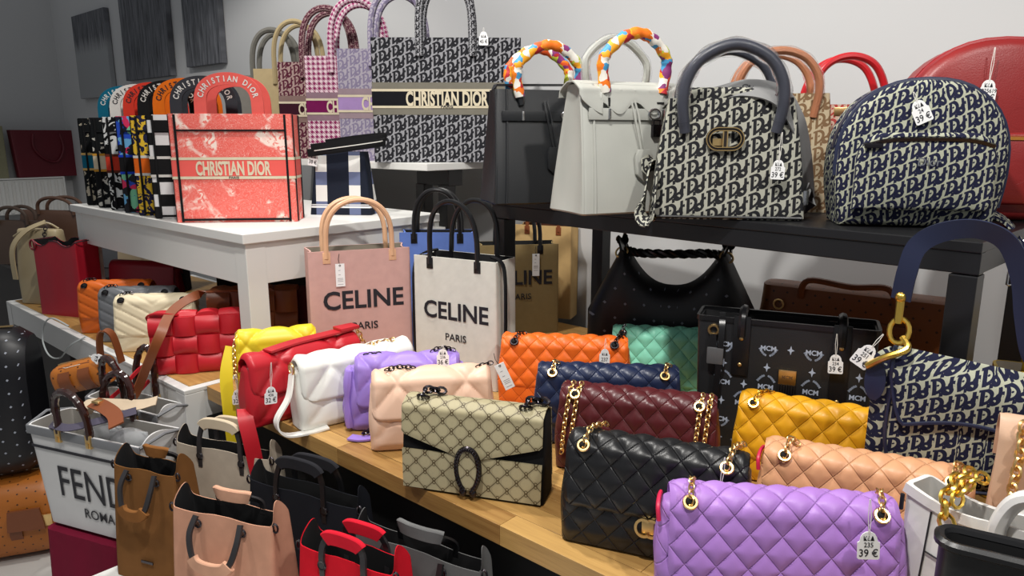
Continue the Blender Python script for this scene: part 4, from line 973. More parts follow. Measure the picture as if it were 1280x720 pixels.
_e = (hyp((_x/.055).fr()-.5, ((_y/.055)+((_x/.055).fl()*.5)).fr()-.5)-.36).abs().lt(.05); m_redbp.color(m_redbp.mix(m_redbp.noise(9), srgb(122, 26, 28), srgb(146, 36, 34))); m_redbp.bump(m_redbp.noise(380)*.35+(1-_e)*.8, .55, .0015); m_redbp = m_redbp.m
m_redtrim = LE('red_trim', (150, 30, 36))
bp_n = backpack('navy and ecru jacquard backpack with price tag on its front', (-.440, 1.40), 29, .285, .262, .125, m_obl_n, m_navytrim, M_gun, .60)
b = B(); b.text('Dior', .020, (0, -.095, .112), 1.0, .01); b.build('metal_letters', M_silver, bp_n, False)
strap(bp_n, [(.12, .02, .03), (.165, .0, .012), (.195, -.02, -.03), (.205, -.03, -.085)], .055, .006, (.3, .9, .1), m_obl_n, 'jacquard_strap')
for zz, xx in ((-.030, .196), (-.082, .208)):
    b = B(); b.tube(resample([(xx+u, -.030, zz+w) for u, w in ((-.034, .0), (.034, .014), (.034, -.012), (-.034, -.026), (-.034, -.002))], .008), .0024, 6, True); b.build('strap_buckle', M_silver, bp_n)
bp_r = backpack('embossed red leather backpack at the right end of the black shelf', (-.395, 1.60), 29, .36, .345, .11, m_redbp, m_redtrim, M_gold, .46)
price_tag(bp_n, (-.035, -.083, .238), ['ΚέΔ', '24', '39 €'], 'tilted price tag lying on the navy jacquard backpack', .016, -26, 1.15, 0, 0, True, 0)
price_tag(bp_r, (-.035, -.078, .325), ['ΚέΔ', '2225619', '35 €'], 'price tag reading 35 € on the red backpack', .058, 2, 1.2)
# ---------------------------------------------------------------- under the shelf
def pillow(W, zb, zt, D, nx=40, nz=18, p=3.0, mat=None, q=None, flat=.5):
    """puffed body between a lower and an upper outline"""
    b = B(); top = []; 
    def half(s):
        G = []
        for j in range(nz+1):
            t = j/nz; row = []
            for i in range(nx+1):
                x = 2*i/nx-1; a, c = zb(x), zt(x); e = max(0, 1-abs(2*t-1)**p)*max(0, 1-abs(x)**(p*2))
                y = s*D/2*e**flat; row.append((x*W/2, y, a+(c-a)*t))
            G.append(row)
        return G
    F = half(-1); K = half(1); b.loft(F, False, planar=True); b.loft([r[::-1] for r in K], False, planar=True); return b
W, H, D = .46, .385, .12
t_hb = thing('hobo_bag', 'slouchy black studded hobo bag with a plaited handle under the shelf', 'bag', (-.930, 1.70, .741), 22)
zt = lambda x: H*(.70+.30*(abs(x)/.56)**2.4 if abs(x) < .56 else 1.0-.52*((abs(x)-.56)/.44)**1.0)
b = pillow(W, lambda x: .012*abs(x)**3, zt, D); b.build('body', specks('black_speckled_leather', (24, 24, 28), (120, 124, 136), .052, .040, .0042), t_hb)
b = B(); pts = smooth([(-.128, 0, H*.93), (-.09, -.01, H*.915), (0, -.012, H*.92), (.09, -.01, H*.935), (.128, 0, H*.92)], 10)
for k in range(3): b.tube([p+Vector((0, .007*math.cos(i*.75+k*2.1), .007*math.sin(i*.75+k*2.1))) for i, p in enumerate(pts)], .0062, 6)
b.build('plaited_handle', M_bhand, t_hb)
for s in (-1, 1):
    b = B(); b.torus((s*.136, -.02, H*.92), 1, .0028, Euler((R(70), R(s*30), 0)).to_matrix(), 16, 6, .017, .013); b.build('ring', M_gold, t_hb)
    strap(t_hb, [(s*.128, -.03, H*.93), (s*.136, -.02, H*.98), (s*.14, .01, H*1.0), (s*.145, .03, H*.93)], .035, .006, (0, 1, .2), M_bhand, 'strap_end')
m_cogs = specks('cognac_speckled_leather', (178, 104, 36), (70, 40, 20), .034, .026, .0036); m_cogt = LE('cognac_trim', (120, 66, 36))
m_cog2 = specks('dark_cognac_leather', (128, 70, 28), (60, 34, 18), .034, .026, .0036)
W, H, D = .46, .285, .10
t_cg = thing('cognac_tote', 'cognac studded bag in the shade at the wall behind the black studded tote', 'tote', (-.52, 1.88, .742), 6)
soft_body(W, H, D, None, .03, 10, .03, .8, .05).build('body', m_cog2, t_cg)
b = B(); b.tube(smooth([(-.12, -.045, H*.9), (-.10, -.06, H+.02), (.0, -.06, H+.015), (.08, -.06, H+.02), (.10, -.05, H*.9)], 6), .008, 7); b.build('handle', m_cogt, t_cg)
b = B(); b.torus((-.17, -.052, H*.82), 1, .0025, Euler((R(90), 0, 0)).to_matrix(), 16, 6, .012, .012); b.build('eyelet', M_gold, t_cg)
b = B(); b.box((.03, -D*.47, H*.72), (W*.5, .006, .02)); b.build('belt', m_cogt, t_cg, True, .002)

m_mcm = leather('studded_black_leather', (36, 37, 39), rough=.36, grain=420, bs=.5)
W, H, D = .350, .280, .105
t_mc = thing('studded_tote', 'black leather tote with white diamonds and crest print, brass plate in its middle', 'tote', fl((-.688, 1.372), .741, 19, W, D), 19)
o, l = shell(W, H, D, .008, .006, 10, dip=.004, wf=lambda t: .94+.06*t, df=lambda t: 1-.12*t); o.build('body', m_mcm, t_mc); l.build('lining', M_dark, t_mc)
fm = lambda x, z: -D*(1-.12*max(0, min(1, z/H)))/2-.0006
b = B(); b.sweep([(x, y, H+.002) for x, y in rrect(W*1.0, D*.885, .01, 3, .02)], rect(.006, .010), (0, 0, 1), True); b.build('rim_binding', M_bhand, t_mc)
b = B()
def crest(x, z, s, flip):
    f = -1 if flip else 1
    b.text('MCM', s*.40, (x, 0, z-s*.15), .95, .03, 0, lambda a_, c_: fm(a_, c_)-.0004)
    for m_ in (-1, 1):
        pts = [(x+m_*s*(.48-.40*k/5), z-f*s*(.02+.42*math.sin(PI/2*k/5)) if f > 0 else z+s*(.30+.36*math.sin(PI/2*k/5))) for k in range(6)]
        for (xa, za), (xb, zb_) in zip(pts, pts[1:]):
            dx, dz = xb-xa, zb_-za; L = math.hypot(dx, dz); nx_, nz_ = -dz/L*s*.075, dx/L*s*.075
            P4 = [(xa-nx_, za-nz_), (xb-nx_*.6, zb_-nz_*.6), (xb+nx_*.6, zb_+nz_*.6), (xa+nx_, za+nz_)]
            b.add([(px, fm(px, pz)-.0004, pz) for px, pz in P4], [(0, 1, 2, 3)]); b.add([(px, fm(px, pz)-.0004, pz) for px, pz in P4], [(3, 2, 1, 0)])
def diamond(x, z, s):
    P8 = []
    for k in range(8): r_ = s if k % 2 == 0 else s*.38; P8.append((x+r_*.72*math.sin(PI*k/4), z+r_*math.cos(PI*k/4)))
    b.add([(px, fm(px, pz)-.0005, pz) for px, pz in P8][::-1], [tuple(range(8))])
for i in range(8):
    for j in range(7):
        x = -W*.455+i*.0435; z = .022+j*.0415
        if abs(x-.01) < .034 and z < .20 or abs(x+.083) < .024 and z > .17 or abs(x-.105) < .024 and z > .12 or z > H-.02 or abs(x) > W*.45: continue
        if (i+j) % 2: diamond(x, z, .010)
        else: crest(x, z, .036, (j//2) % 2)
b.build('crest_print', plain('grey_blue_print', (176, 186, 204), .5), t_mc, False)['kind'] = 'stuff'
for x, z0 in ((-.083, .165), (.108, .11)):
    b = B(); b.box((x, fm(x, H*.8)-.003, (H+.012+z0)/2), (.034, .005, H+.012-z0)); b.build('handle_base', M_bhand, t_mc, True, .0015)
    b = B(); b.tube(smooth([(x, fm(x, H)-.004, H-.03), (x, -D*.46, H+.012), (x, -D*.1, H+.02), (x, D*.2, H+.008), (x, D*.3, H-.02)], 5), .009, 7); b.build('handle', M_bhand, t_mc)
    for z in (H-.035, z0+.024): b = B(); b.ball((x, fm(x, z)-.006, z), .0045, 1, .5, 1); b.build('stud', M_gold, t_mc)
b = B(); b.box((.012, fm(0, .172)-.003, .172), (.034, .004, .032)); pl_ = b.build('brass_plate', M_gold, t_mc, True, .001)
b = B(); b.text('MCM', .0095, (.012, fm(0, .17)-.0056, .170), 1, .02); b.build('plate_lettering', plain('etched_bronze', (120, 84, 50), .5), pl_, False)
b = B()
for k in range(7): b.box((.012+(k-3)*.005, fm(0, .08)-.002, .085), (.0042, .003, .145))
b.build('ribbed_panel', M_bhand, t_mc, True, .001)
b = B(); b.torus((-W*.40, fm(0, .26)-.004, .258), 1, .003, Euler((R(90), 0, 0)).to_matrix(), 16, 6, .010, .010); b.build('eyelet', M_gold, t_mc)
strap(t_mc, [(-W*.40, fm(0, .26)-.010, .250), (-W*.395, fm(0, .25)-.012, .215), (-W*.39, fm(0, .2)-.012, .19)], .014, .005, (1, 0, 0), M_bhand, 'hanging_tab')
b = B(); b.box((-W*.38, fm(0, .2)-.014, .205), (.034, .008, .036)); b.build('strap_slide', plain('grey_slide', (92, 92, 94), .35), t_mc, True, .003)
strap(t_mc, [(-W*.36, -D*.30, H+.012), (-W*.35, -D*.56, H-.02), (-W*.36, -D*.60, H*.55), (-W*.385, -D*.59, H*.22)], .012, .005, (1, 0, 0), M_bhand, 'side_strap')
price_tag(t_mc, (.096, -.066, .278), ['ΚέΔ', '234', '39 €'], 'price tag reading 234 and 39 € on the black studded tote', .042, -3, 1.1)

# saddle bag hanging from the shelf end by its strap
W, H, D = .30, .225, .045
t_sd = thing('saddle_bag', 'navy and ecru jacquard saddle bag hanging by a navy strap from the black shelf end', 'bag', (-.160, 1.278, .845), 8)
top = lambda x: .220-.026*(x+1)/2-.10*max(0, -x-.86)**1.2*2; bot = lambda x: .012*x*x+.02*max(0, x)
pillow(W, bot, top, D, 44, 18, 4).build('body', m_obl_n, t_sd)
x0f, x1f = -.80, .995
def low(x):
    u = (x-x0f)/(x1f-x0f); return .100+.014*math.sin(u*5.2-.6)+.012*u+.085*max(0, 1-u/.10)**2
G = []
for j in range(13):
    tt = j/12; row = []
    for i in range(45):
        x = x0f+(x1f-x0f)*i/44; row.append((x*W/2, -D/2-.007-.004*math.sin(PI*tt)+.026*tt**6, low(x)+(top(x)+.004-low(x))*tt))
    G.append(row)
b = B(); b.loft(G, False, planar=True); b.loft([[(x, y+.004, z) for x, y, z in r][::-1] for r in G], False, planar=True); b.build('flap', m_obl_n, t_sd)
b = B(); b.tube([Vector(r[0]) for r in G[::-1]]+[Vector(p) for p in G[0][1:]], .0034, 6); b.build('flap_piping', m_navytrim, t_sd)
b = B(); b.tube([(x*W/2*.97, -D*.20, bot(x)+.001) for x in [-1+2*i/24 for i in range(25)]], .0035, 6); b.build('bottom_piping', m_navytrim, t_sd)
b = B(); b.tube(smooth([(-W*.37, -D*.52, .190), (-W*.395, -D*.54, .14), (-W*.40, -D*.5, .07), (-W*.36, -D*.44, .012)], 6), .003, 6); b.build('side_piping', m_navytrim, t_sd)
b = B(); b.prism([(-W*.475+.016*math.cos(a), .165+.034*math.sin(a)) for a in [2*PI*i/20 for i in range(20)]], -D/2-.007, -D/2-.001); b.build('strap_patch', m_navytrim, t_sd, True, .001)
b = B(); b.tube(smooth([(-W*.52, -D*.5-.010, .188), (-W*.44, -D*.55-.014, .208), (-W*.34, -D*.5-.010, .226), (-W*.37, -D*.4, .240)], 5), .0055, 8); b.torus((-W*.39, -D*.4, .250), 1, .004, Euler((R(70), 0, 0)).to_matrix(), 16, 6, .014, .020); b.tube([(-W*.40, -D*.4, .262), (-W*.40, -D*.3, .300)], .006, 8); b.ball((-W*.40, -D*.3, .304), .009); b.build('strap_hook', M_brass, t_sd)
wide_strap(t_sd, [(-W*.40, -D*.3, .300), (-W*.385, -.018, .345), (-W*.35, -.02, .388), (-W*.25, -.022, .412), (-W*.10, -.022, .420), (W*.03, -.020, .402), (W*.11, -.016, .350), (W*.15, -.012, .290), (W*.20, -.010, .235), (W*.28, -.006, .205)], .030, .003, (.35, 1, .35), m_navytrim, 'navy_strap')
b = B(); b.torus((W*.33, -.004, .200), 1, .004, Euler((R(90), 0, R(70))).to_matrix(), 16, 6, .018, .02); b.build('strap_ring', M_brass, t_sd)
for xa, xb, ww in ((.16, .19, .036), (.30, .37, .024)):
    wide_strap(t_sd, [(W*xa, -D*.62, .115), (W*(xa*.6+xb*.4), -D*.66, .06), (W*xb, -D*.62, -.012)], ww, .004, (0, 1, 0), m_navytrim, 'front_stirrup')
price_tag(t_sd, (-W*.46, -D*.65, .244), ['ΚέΔ', '251', '39 €'], 'tilted price tag tied to the gold hook of the saddle bag', .026, 30, 1.15)

# right hand edge
W, H, D = .26, .245, .10
m_goldl = Mat('gold_foil_leather', srgb(214, 178, 60), .28, .75); m_goldl.bump(m_goldl.noise(60), .25, .002); m_goldl = m_goldl.m
t_gd = thing('gold_handbag', 'shiny gold handbag with a thick round handle at the right edge', 'handbag', fl((-.165, 1.50), .742, 14, W, D), 14)
o, l = shell(W, H, D, .02, .005, 10, df=lambda t: 1-.3*t); o.build('body', m_goldl, t_gd); l.build('lining', M_lining, t_gd)
tote_handles(t_gd, .075, .085, H, D*.7, .009, m_goldl)
b = B(); b.tube([(-W*.46, -D*.36, H*.86), (0, -D*.37, H*.86), (W*.46, -D*.36, H*.86)], .004, 7); b.build('zip', M_silver, t_gd)
W, H, D = .22, .268, .045
t_be = thing('beige_bag', 'beige leather bag with a gold chain cut off by the right edge of the picture', 'bag', fl((-.112, 1.135), .741, 12, W, D), 12)
soft_body(W, H, D, None, .012, 16, .02, .7, .08).build('body', LE('fawn_leather', (212, 174, 146)), t_be)
f, P, N = flap(W, H, D, .55, None, dtop=.7, bulge=.08, nx=30, corner=.02); f.build('flap', LE('fawn_flap_leather', (216, 178, 150)), t_be)
b = B(); b.chain([(.0, -.02, H+.02), (.005, -.03, H*.95), (.004, -.034, H*.75), (.008, -.034, H*.6)], .018, .013, .0024); b.build('chain', M_gold, t_be); b = B(); b.chain([(-.085, -.02, H+.012), (-.084, -.032, H*.92), (-.088, -.036, H*.7), (-.084, -.036, H*.5)], .018, .013, .0024); b.build('chain', M_gold, t_be)
price_tag(t_be, (-.085, -.040, H*.70), ['ΚέΔ', '22', '29 €'], 'price tag on the beige bag at the right edge', .012, 3)

W, H, D = .33, .190, .080
m_wl = LE('chalk_white_leather', (232, 231, 228), rough=.4)
t_wb = thing('white_handbag', 'white panelled handbag with a chunky gold chain at the lower right', 'handbag', fl((-.206, 1.038), .741, -19, W, D), -19)
o, l = shell(W, H, D, .012, .007, 10, df=lambda t: 1-.25*t, wf=lambda t: .94+.06*t, dip=.012); o.build('body', m_wl, t_wb); l.build('lining', LE('white_lining', (200, 198, 194)), t_wb)
fw = lambda z: -D*(1-.25*z/H)/2-.001
b = B(); b.sweep([(x*1.0, fw(H*.94)+.0, H*.985-.012*math.sin(PI*min(1, (1-abs(x)/(W/2))*1.2))) for x in [-W*.49+W*.98*i/20 for i in range(21)]], rect(.004, .014), (0, 0, 1)); b.build('rim_band', m_wl, t_wb)
b = B(); b.tube([(-W*.37, fw(H*.9)-.001, H*.88), (-W*.375, fw(H*.5)-.001, H*.5), (-W*.385, fw(0), .004)], .0012, 5); b.tube([(-W*.375, fw(H*.58)-.001, H*.58), (-W*.1, fw(H*.52)-.001, H*.52), (W*.1, fw(H*.52)-.001, H*.52)], .0012, 5); b.build('black_edging', M_ink, t_wb); b = B(); b.tube([(-W*.494, fw(H)-.002, H*.92), (-W*.494, fw(H)-.002, H*.80)], .003, 5); b.build('edge_tab', M_ink, t_wb)
b = B(); b.box((-W*.02, fw(H*.2)-.001, H*.22), (W*.5, .004, H*.40)); b.build('front_pocket', m_wl, t_wb, True, .002)
for s in (-1, 1):
    b = B(); b.tube(smooth([(-.040, s*D*.42, H*.80), (-.038, s*D*.46, H+.005), (-.018, s*D*.46, H+.045), (.03, s*D*.46, H+.060), (.075, s*D*.46, H+.045), (.092, s*D*.46, H+.005), (.094, s*D*.42, H*.80)], 7), .0105, 9); b.build('handle', m_wl, t_wb)
b = B(); b.chain(smooth([(-.108, .03, H+.026), (-.106, -.01, H+.026), (-.100, -.046, H+.006), (-.090, -.052, H-.022), (-.068, -.054, H-.036), (-.040, -.054, H-.040)], 8), .024, .017, .0028); b.build('chunky_chain', M_brass, t_wb)
b = B(); b.chain(smooth([(-.092, .03, H+.026), (-.094, -.02, H+.022), (-.088, -.044, H-.004)], 6), .022, .016, .0026); b.build('chunky_chain', M_brass, t_wb)
b = B(); b.torus((-.032, -.050, H-.044), 1, .004, Euler((R(78), 0, 0)).to_matrix(), 20, 8, .015, .013); b.build('eyelet', M_brass, t_wb)

W, H, D = .18, .205, .045
t_bp = thing('black_pouch', 'small black leather pouch with a rounded rim in the lower right corner', 'pouch', fl((-.126, .874), .741, 11, W, D), 11)
o, l = shell(W, H, D, .02, .006, 8); o.build('body', M_pouch, t_bp); l.build('lining', M_dark, t_bp)
b = B(); b.sweep([(x, y, H+.001) for x, y in rrect(W, D, .018, 4, .02)], circ(.0065, 7), (0, 0, 1), True); b.build('rolled_rim', M_pouch, t_bp)
b = B(); b.ball((W*.42, -D*.5-.003, H*.86), .006, 1, .5, 1); b.build('stud', M_gold, t_bp)

# ---------------------------------------------------------------- lower left: suede totes
def suede(name, rgb): 
    m = Mat(name, rough=.9, spec=.15); c = srgb(*rgb); n = m.noise(26, detail=5); m.color(m.mix(n, tuple(q*.72 for q in c), tuple(min(1, q*1.12) for q in c))); m.bump(m.noise(500), .2, .0006); return m.m
def suede_tote(label, L, yaw, W, H, D, mat, hmat, grip=None, folded=True, z=.421, ear=.045, hx=0.0, plate=True, low=1.0):
    t = thing('suede_tote', label, 'tote', fl(L, z, yaw, W, D), yaw, 'suede totes on the low white table')
    o, l = shell(W, H, D, .010, .0018, 14, ear=ear*.85, pinch=-.012, df=lambda t: 1-.44*t**1.4, dip=.004, step=.010, fold=.001); o.build('body', mat, t); l.build('lining', M_dark, t)
    grip = grip or mat; a = W*.215; fy = -D*.30
    for s in (-1, 1):
        for yy in (-1, 1): b = B(); b.torus((hx+s*a, yy*(D*.31+.003), H-.022), 1, .0022, Euler((R(90), 0, 0)).to_matrix(), 12, 5, .008, .008); b.build('ring', M_gun, t)
    def hnd(pts, n1, n2, nm='handle'):
        P = smooth(pts, 8); b = B(); b.sweep(P, rect(.011, .005), (0, 1, 0)); h = b.build(nm, hmat, t)
        b = B(); b.sweep(P[n1:n2], [(-.013, -.003), (-.011, -.005), (.011, -.005), (.013, -.003), (.013, .003), (.011, .005), (-.011, .005), (-.013, .003)], (0, 1, 0)); b.build('grip', grip, h)
    if folded:
        hnd([(hx-a, fy-.006, H-.004), (hx-a-.003, fy-.024, H-.035), (hx-a*.85, fy-.034, H-.072), (hx-a*.45, fy-.038, H-.088), (hx+a*.45, fy-.038, H-.088), (hx+a*.85, fy-.034, H-.072), (hx+a+.003, fy-.024, H-.035), (hx+a, fy-.006, H-.004)], 17, 40)
        hnd([(hx-a, -fy, H-.015), (hx-a, -fy-.004, H+.012), (hx-a*.75, -fy-.02, H+.026), (hx-a*.3, -fy-.03, H+.030), (hx+a*.3, -fy-.03, H+.030), (hx+a*.75, -fy-.02, H+.026), (hx+a, -fy-.004, H+.012), (hx+a, -fy, H-.015)], 16, 41)
    else:
        for s in (-1, 1):
            yy = fy*-s; hh = (.062 if s < 0 else .050)*low
            hnd([(hx-a, s*D*.32, H-.05), (hx-a, s*(D*.29+.004), H-.004), (hx-a*.92, s*D*.29, H+hh*.6), (hx-a*.6, s*D*.28, H+hh), (hx+a*.6, s*D*.28, H+hh), (hx+a*.92, s*D*.29, H+hh*.6), (hx+a, s*(D*.29+.004), H-.004), (hx+a, s*D*.32, H-.05)], 20, 37)
    for x, y in ((-W/2, -D*.24), (W/2, -D*.24)): b = B(); b.torus((x, y, H-.004), 1, .0022, Euler((R(90), 0, 0)).to_matrix(), 10, 5, .006, .009); b.build('side_hook', M_gun, t)
    if plate: b = B(); b.box((W*.05, -D*.5-.0015, H*.20), (.034, .002, .006)); b.build('name_plate', M_gun, t, False)
    return t
m_sh = LE('charcoal_strap_leather', (46, 44, 46))
st_beige = suede_tote('beige suede tote with upright handle behind the brown one', (-1.672, .655), 20, .285, .262, .085, suede('sand_suede', (176, 164, 148)), m_sh, LE('sand_grip', (206, 190, 164)), False)
st_brown = suede_tote('brown suede tote with its handle folded down in front', (-1.655, .505), 21, .185, .262, .105, suede('tobacco_suede', (122, 82, 44)), m_sh, suede('tobacco_grip', (134, 88, 46)), True)
st_black = suede_tote('black suede tote with raised black handle under the bench edge', (-1.385, .685), 15, .30, .250, .085, suede('black_suede_leather', (26, 28, 34)), M_bhand, suede('black_grip', (40, 40, 44)), False)
st_pink = suede_tote('dusty pink suede tote with its handle folded down, front row', (-1.365, .510), 22, .245, .262, .10, suede('rose_suede', (202, 150, 124)), m_sh, suede('rose_grip', (214, 164, 136)), True)
st_red = suede_tote('bright red suede tote between the pink and the grey ones', (-1.060, .600), 14, .215, .262, .10, suede('scarlet_suede', (206, 22, 40)), m_sh, suede('scarlet_grip', (214, 30, 50)), False, low=.55)
st_grey = suede_tote('dark grey suede tote nearest the bench corner', (-1.045, .715), 12, .29, .250, .07, suede('ash_suede', (98, 98, 98)), M_bhand, suede('ash_grip', (110, 110, 110)), True)

# white lettered totes on the draped stand
m_few = LE('pearl_leather', (206, 206, 206), rough=.4); m_fegrey = LE('grey_edge_leather', (120, 122, 126)); m_tort = Mat('tortoise_handle', srgb(46, 22, 18), .15, 0, .6).m
def lettered_tote(label, L, yaw, W, H, D, words=True, hh=.10, z=.431):
    t = thing('lettered_tote', label, 'tote', fl(L, z, yaw, W, D), yaw, 'white lettered totes with tortoise handles')
    o, l = shell(W, H, D, .012, .005, 12, wf=lambda t: .84+.16*t, df=lambda t: .9+.1*t, ear=.012, pinch=-.018, step=.012); o.build('body', m_few, t); l.build('lining', LE('suede_lining', (150, 146, 140)), t)
    fyz = lambda z_: -D*(.9+.1*z_/H)/2-.0012
    b = B(); b.box((0, fyz(H*.97)-.001, H-.010), (W*.985, .004, .022)); b.build('rim_band', m_fegrey, t, True, .001)
    b = B(); b.box((0, fyz(H*.82), H*.80), (W*.94, .003, .006)); b.build('black_stripe', M_ink, t, False)
    for s in (-1, 1): b = B(); b.tube([(s*W*.49, -D*.5, H-.002), (s*(W*.49+.012), 0, H+.013), (s*W*.49, D*.5, H-.002)], .004, 6); b.build('side_edging', m_fegrey, t)
    if words:
        b = B(); b.text('FENDI', .118, (W*.06, 0, H*.33), .80, .002, 0, lambda x, z_: fyz(z_)-.001); b.build('lettering', M_ink, t, False); b = B(); b.text('ROMA', .036, (W*.06, 0, H*.15), 1.0, .008, 0, lambda x, z_: fyz(z_)-.001); b.build('small_lettering', M_ink, t, False)
    a = W*.135; x0 = -W*.06
    for s in (-1, 1):
        P = [(x0-a, s*D*.5, H-.004)]+arch(a, hh, H+.012, s*D*.5, 24, .62, x0, .012*s)+[(x0+a, s*D*.5, H-.004)]
        b = B(); b.sweep(P, [(.011, 0), (.004, .004), (0, .011), (-.004, .004), (-.011, 0), (-.004, -.004), (0, -.011), (.004, -.004)][::-1] if False else circ(.0092, 8), None, False, 0, lambda k: 1+.10*math.sin(k*60)); b.build('handle', m_tort, t)
        for q in (-1, 1): b = B(); b.box((x0+q*a, s*(D*.5+.004), H-.010), (.018, .007, .034)); b.box((x0+q*a, s*(D*.5+.008), H-.018), (.009, .005, .014)); b.build('handle_mount', M_gold, t, True, .0015)
    return t
ft = lettered_tote('white leather tote with large black lettering on the burgundy cloth', (-2.035, .462), 20, .385, .262, .125)
fr_ = lettered_tote('white leather tote with tortoise handles behind the black lettered one', (-2.115, .625), 14, .30, .27, .09, False, .12)
# loose straps and air cushions lying in the front tote
t = thing('striped_strap', 'striped webbing strap coiled on top of the white lettered totes', 'strap', (-1.93, .60, .70), 20)
strap(t, [(-.06, .03, .0), (-.04, -.02, .03), (.0, -.03, .045), (.05, .0, .04), (.10, .03, .035), (.14, .05, .045)], .03, .003, (.2, .8, .5), cloth('cream_webbing', (206, 186, 160)), 'webbing')
strap(t, [(-.10, -.06, -.01), (-.05, -.09, .005), (.02, -.10, .012), (.09, -.07, .03), (.15, -.02, .045)], .02, .003, (0, .8, .6), cloth('slate_webbing', (84, 80, 96)), 'webbing')
t = thing('brown_strap', 'brown leather shoulder strap crumpled over the open white totes', 'strap', (-1.90, .56, .70), 20)
strap(t, [(.0, .02, .05), (.06, .0, .055), (.12, -.02, .05), (.16, -.05, .04)], .034, .004, (0, .9, .4), m_brown, 'leather_band')
b = B(); b.box((.03, .01, .06), (.022, .018, .006)); b.build('buckle', M_gold, t, True, .001)
M_film = Mat('air_cushion_film', (.93, .95, .97), .12, spec=.7); M_film.b.inputs['Transmission Weight'].default_value = .75; M_film.b.inputs['IOR'].default_value = 1.1; M_film.bump(M_film.noise(45), .8, .004); M_film = M_film.m
for i, (x, y, z, lab) in enumerate(((-1.90, .600, .662, 'clear air cushion stuffed into the middle of the lettered white tote'), (-1.80, .615, .668, 'clear air cushion at the right end of the lettered white tote'))):
    t = thing('air_cushion', lab, 'packing', (x, y, z), 20+i*14, 'air cushions inside the lettered tote'); b = B(); b.ball((0, 0, 0), .04, 1.25, .75, .8, 14, 9); b.build('film', M_film, t)
    b = B(); b.box((0, 0, 0), (.102, .004, .05)); b.build('seam', M_film, t, True, .0015)

# ---------------------------------------------------------------- far left
def stud_boston(name, label, loc, yaw, W, H, D, mat, trim, group=None, h=True, tx=0, ry=0):
    t = thing(name, label, 'bag', loc, yaw, group, tx, ry)
    b = B(); rings = []
    for i in range(15):
        x = -W/2+W*i/14; e = (1-(abs(x)/(W/2))**6)**.5*.10+.90 if abs(x) < W/2 else .86
        rings.append([(x, D/2*e*math.copysign(abs(math.cos(a))**.7, math.cos(a)), H/2+H/2*e*math.copysign(abs(math.sin(a))**.7, math.sin(a))) for a in [2*PI*k/20+PI/2 for k in range(20)]])
    b.loft(rings, True, True, True); b.build('body', mat, t)
    b = B(); b.sweep([(x, 0, H+.001) for x in (-W*.42, 0, W*.42)], rect(.003, .012), (0, 1, 0)); b.build('zip', M_gold, t)
    if h:
        for s in (-1, 1): b = B(); b.tube([(-W*.2, s*D*.30, H*.8)]+arch(W*.2, H*.28, H*.9, s*D*.32, 16, .6)+[(W*.2, s*D*.30, H*.8)], .009, 7); b.build('handle', trim, t)
    for x in (-W*.2, W*.2): b = B(); b.sweep([(x, -D/2*.55-.004, H*.93), (x, -D/2-.004, H*.62), (x, -D/2-.004, H*.38), (x, -D/2*.6-.004, H*.06)], rect(.004, .035), (1, 0, 0)); b.build('side_strap', trim, t)
    return t
m_bspk = specks('midnight_speckled_leather', (20, 21, 27), (170, 176, 190), .044, .036, .0042)
sb = stud_boston('cognac_boston_bag', 'large cognac studded holdall standing on the floor at the left edge', (-2.80, .51, .002), 62, .44, .285, .24, m_cogs, m_cogt, None, False)
b = B(); b.prism([(-.045, 0), (.045, 0), (.055, -.075), (-.052, -.07)][::-1], -.01, .0); b.transform(Matrix.Translation((.12, -.128, .20))); b.build('leather_tag', m_cogt, sb, False)
b = B(); b.box((.17, -.126, .15), (.05, .005, .04)); b.build('name_plate', M_gold, sb, True, .001)
stud_boston('black_holdall', 'big black holdall dotted with white, stacked on the cognac one at the left edge', (-2.86, .42, .288), 62, .56, .50, .26, m_bspk, M_bhand, None, False)
br = stud_boston('cognac_barrel_bag', 'small cognac barrel bag with a gold zip resting on the rear white tote', (-2.165, .655, .705), 38, .15, .085, .085, m_cogs, m_cogt, None, False, 0, -14)
strap(br, [(.06, 0, .07), (.085, -.01, .13), (.10, -.005, .15), (.115, .005, .13), (.11, .01, .05)], .022, .004, (.2, 1, 0), m_cogt, 'carry_loop')
b = B(); b.tube([(.02, -.03, .078), (-.02, -.036, .078), (-.05, -.02, .08)], .0008, 5); b.build('cord', M_string, br)
price_tag(br, (.068, -.05, .098), ['ΚέΔ', '29 €'], 'price tag lying on the cognac barrel bag', .006, -70, 1.2)
t_wst = thing('wire_hanger_loop', 'loop of clear tubing hanging over the edge of the low bench', 'cord', (-2.83, .765, .745), 0)
b = B(); b.tube(smooth([(.06, .03, .006), (.0, -.0, .03), (-.06, -.01, .0), (-.07, -.02, -.06), (.0, -.025, -.10), (.10, -.02, -.09), (.19, -.01, -.03), (.25, .02, .004)], 8), .0028, 6); b.build('tube', M_pvc if False else plain('clear_tubing', (190, 196, 196), .2), t_wst)

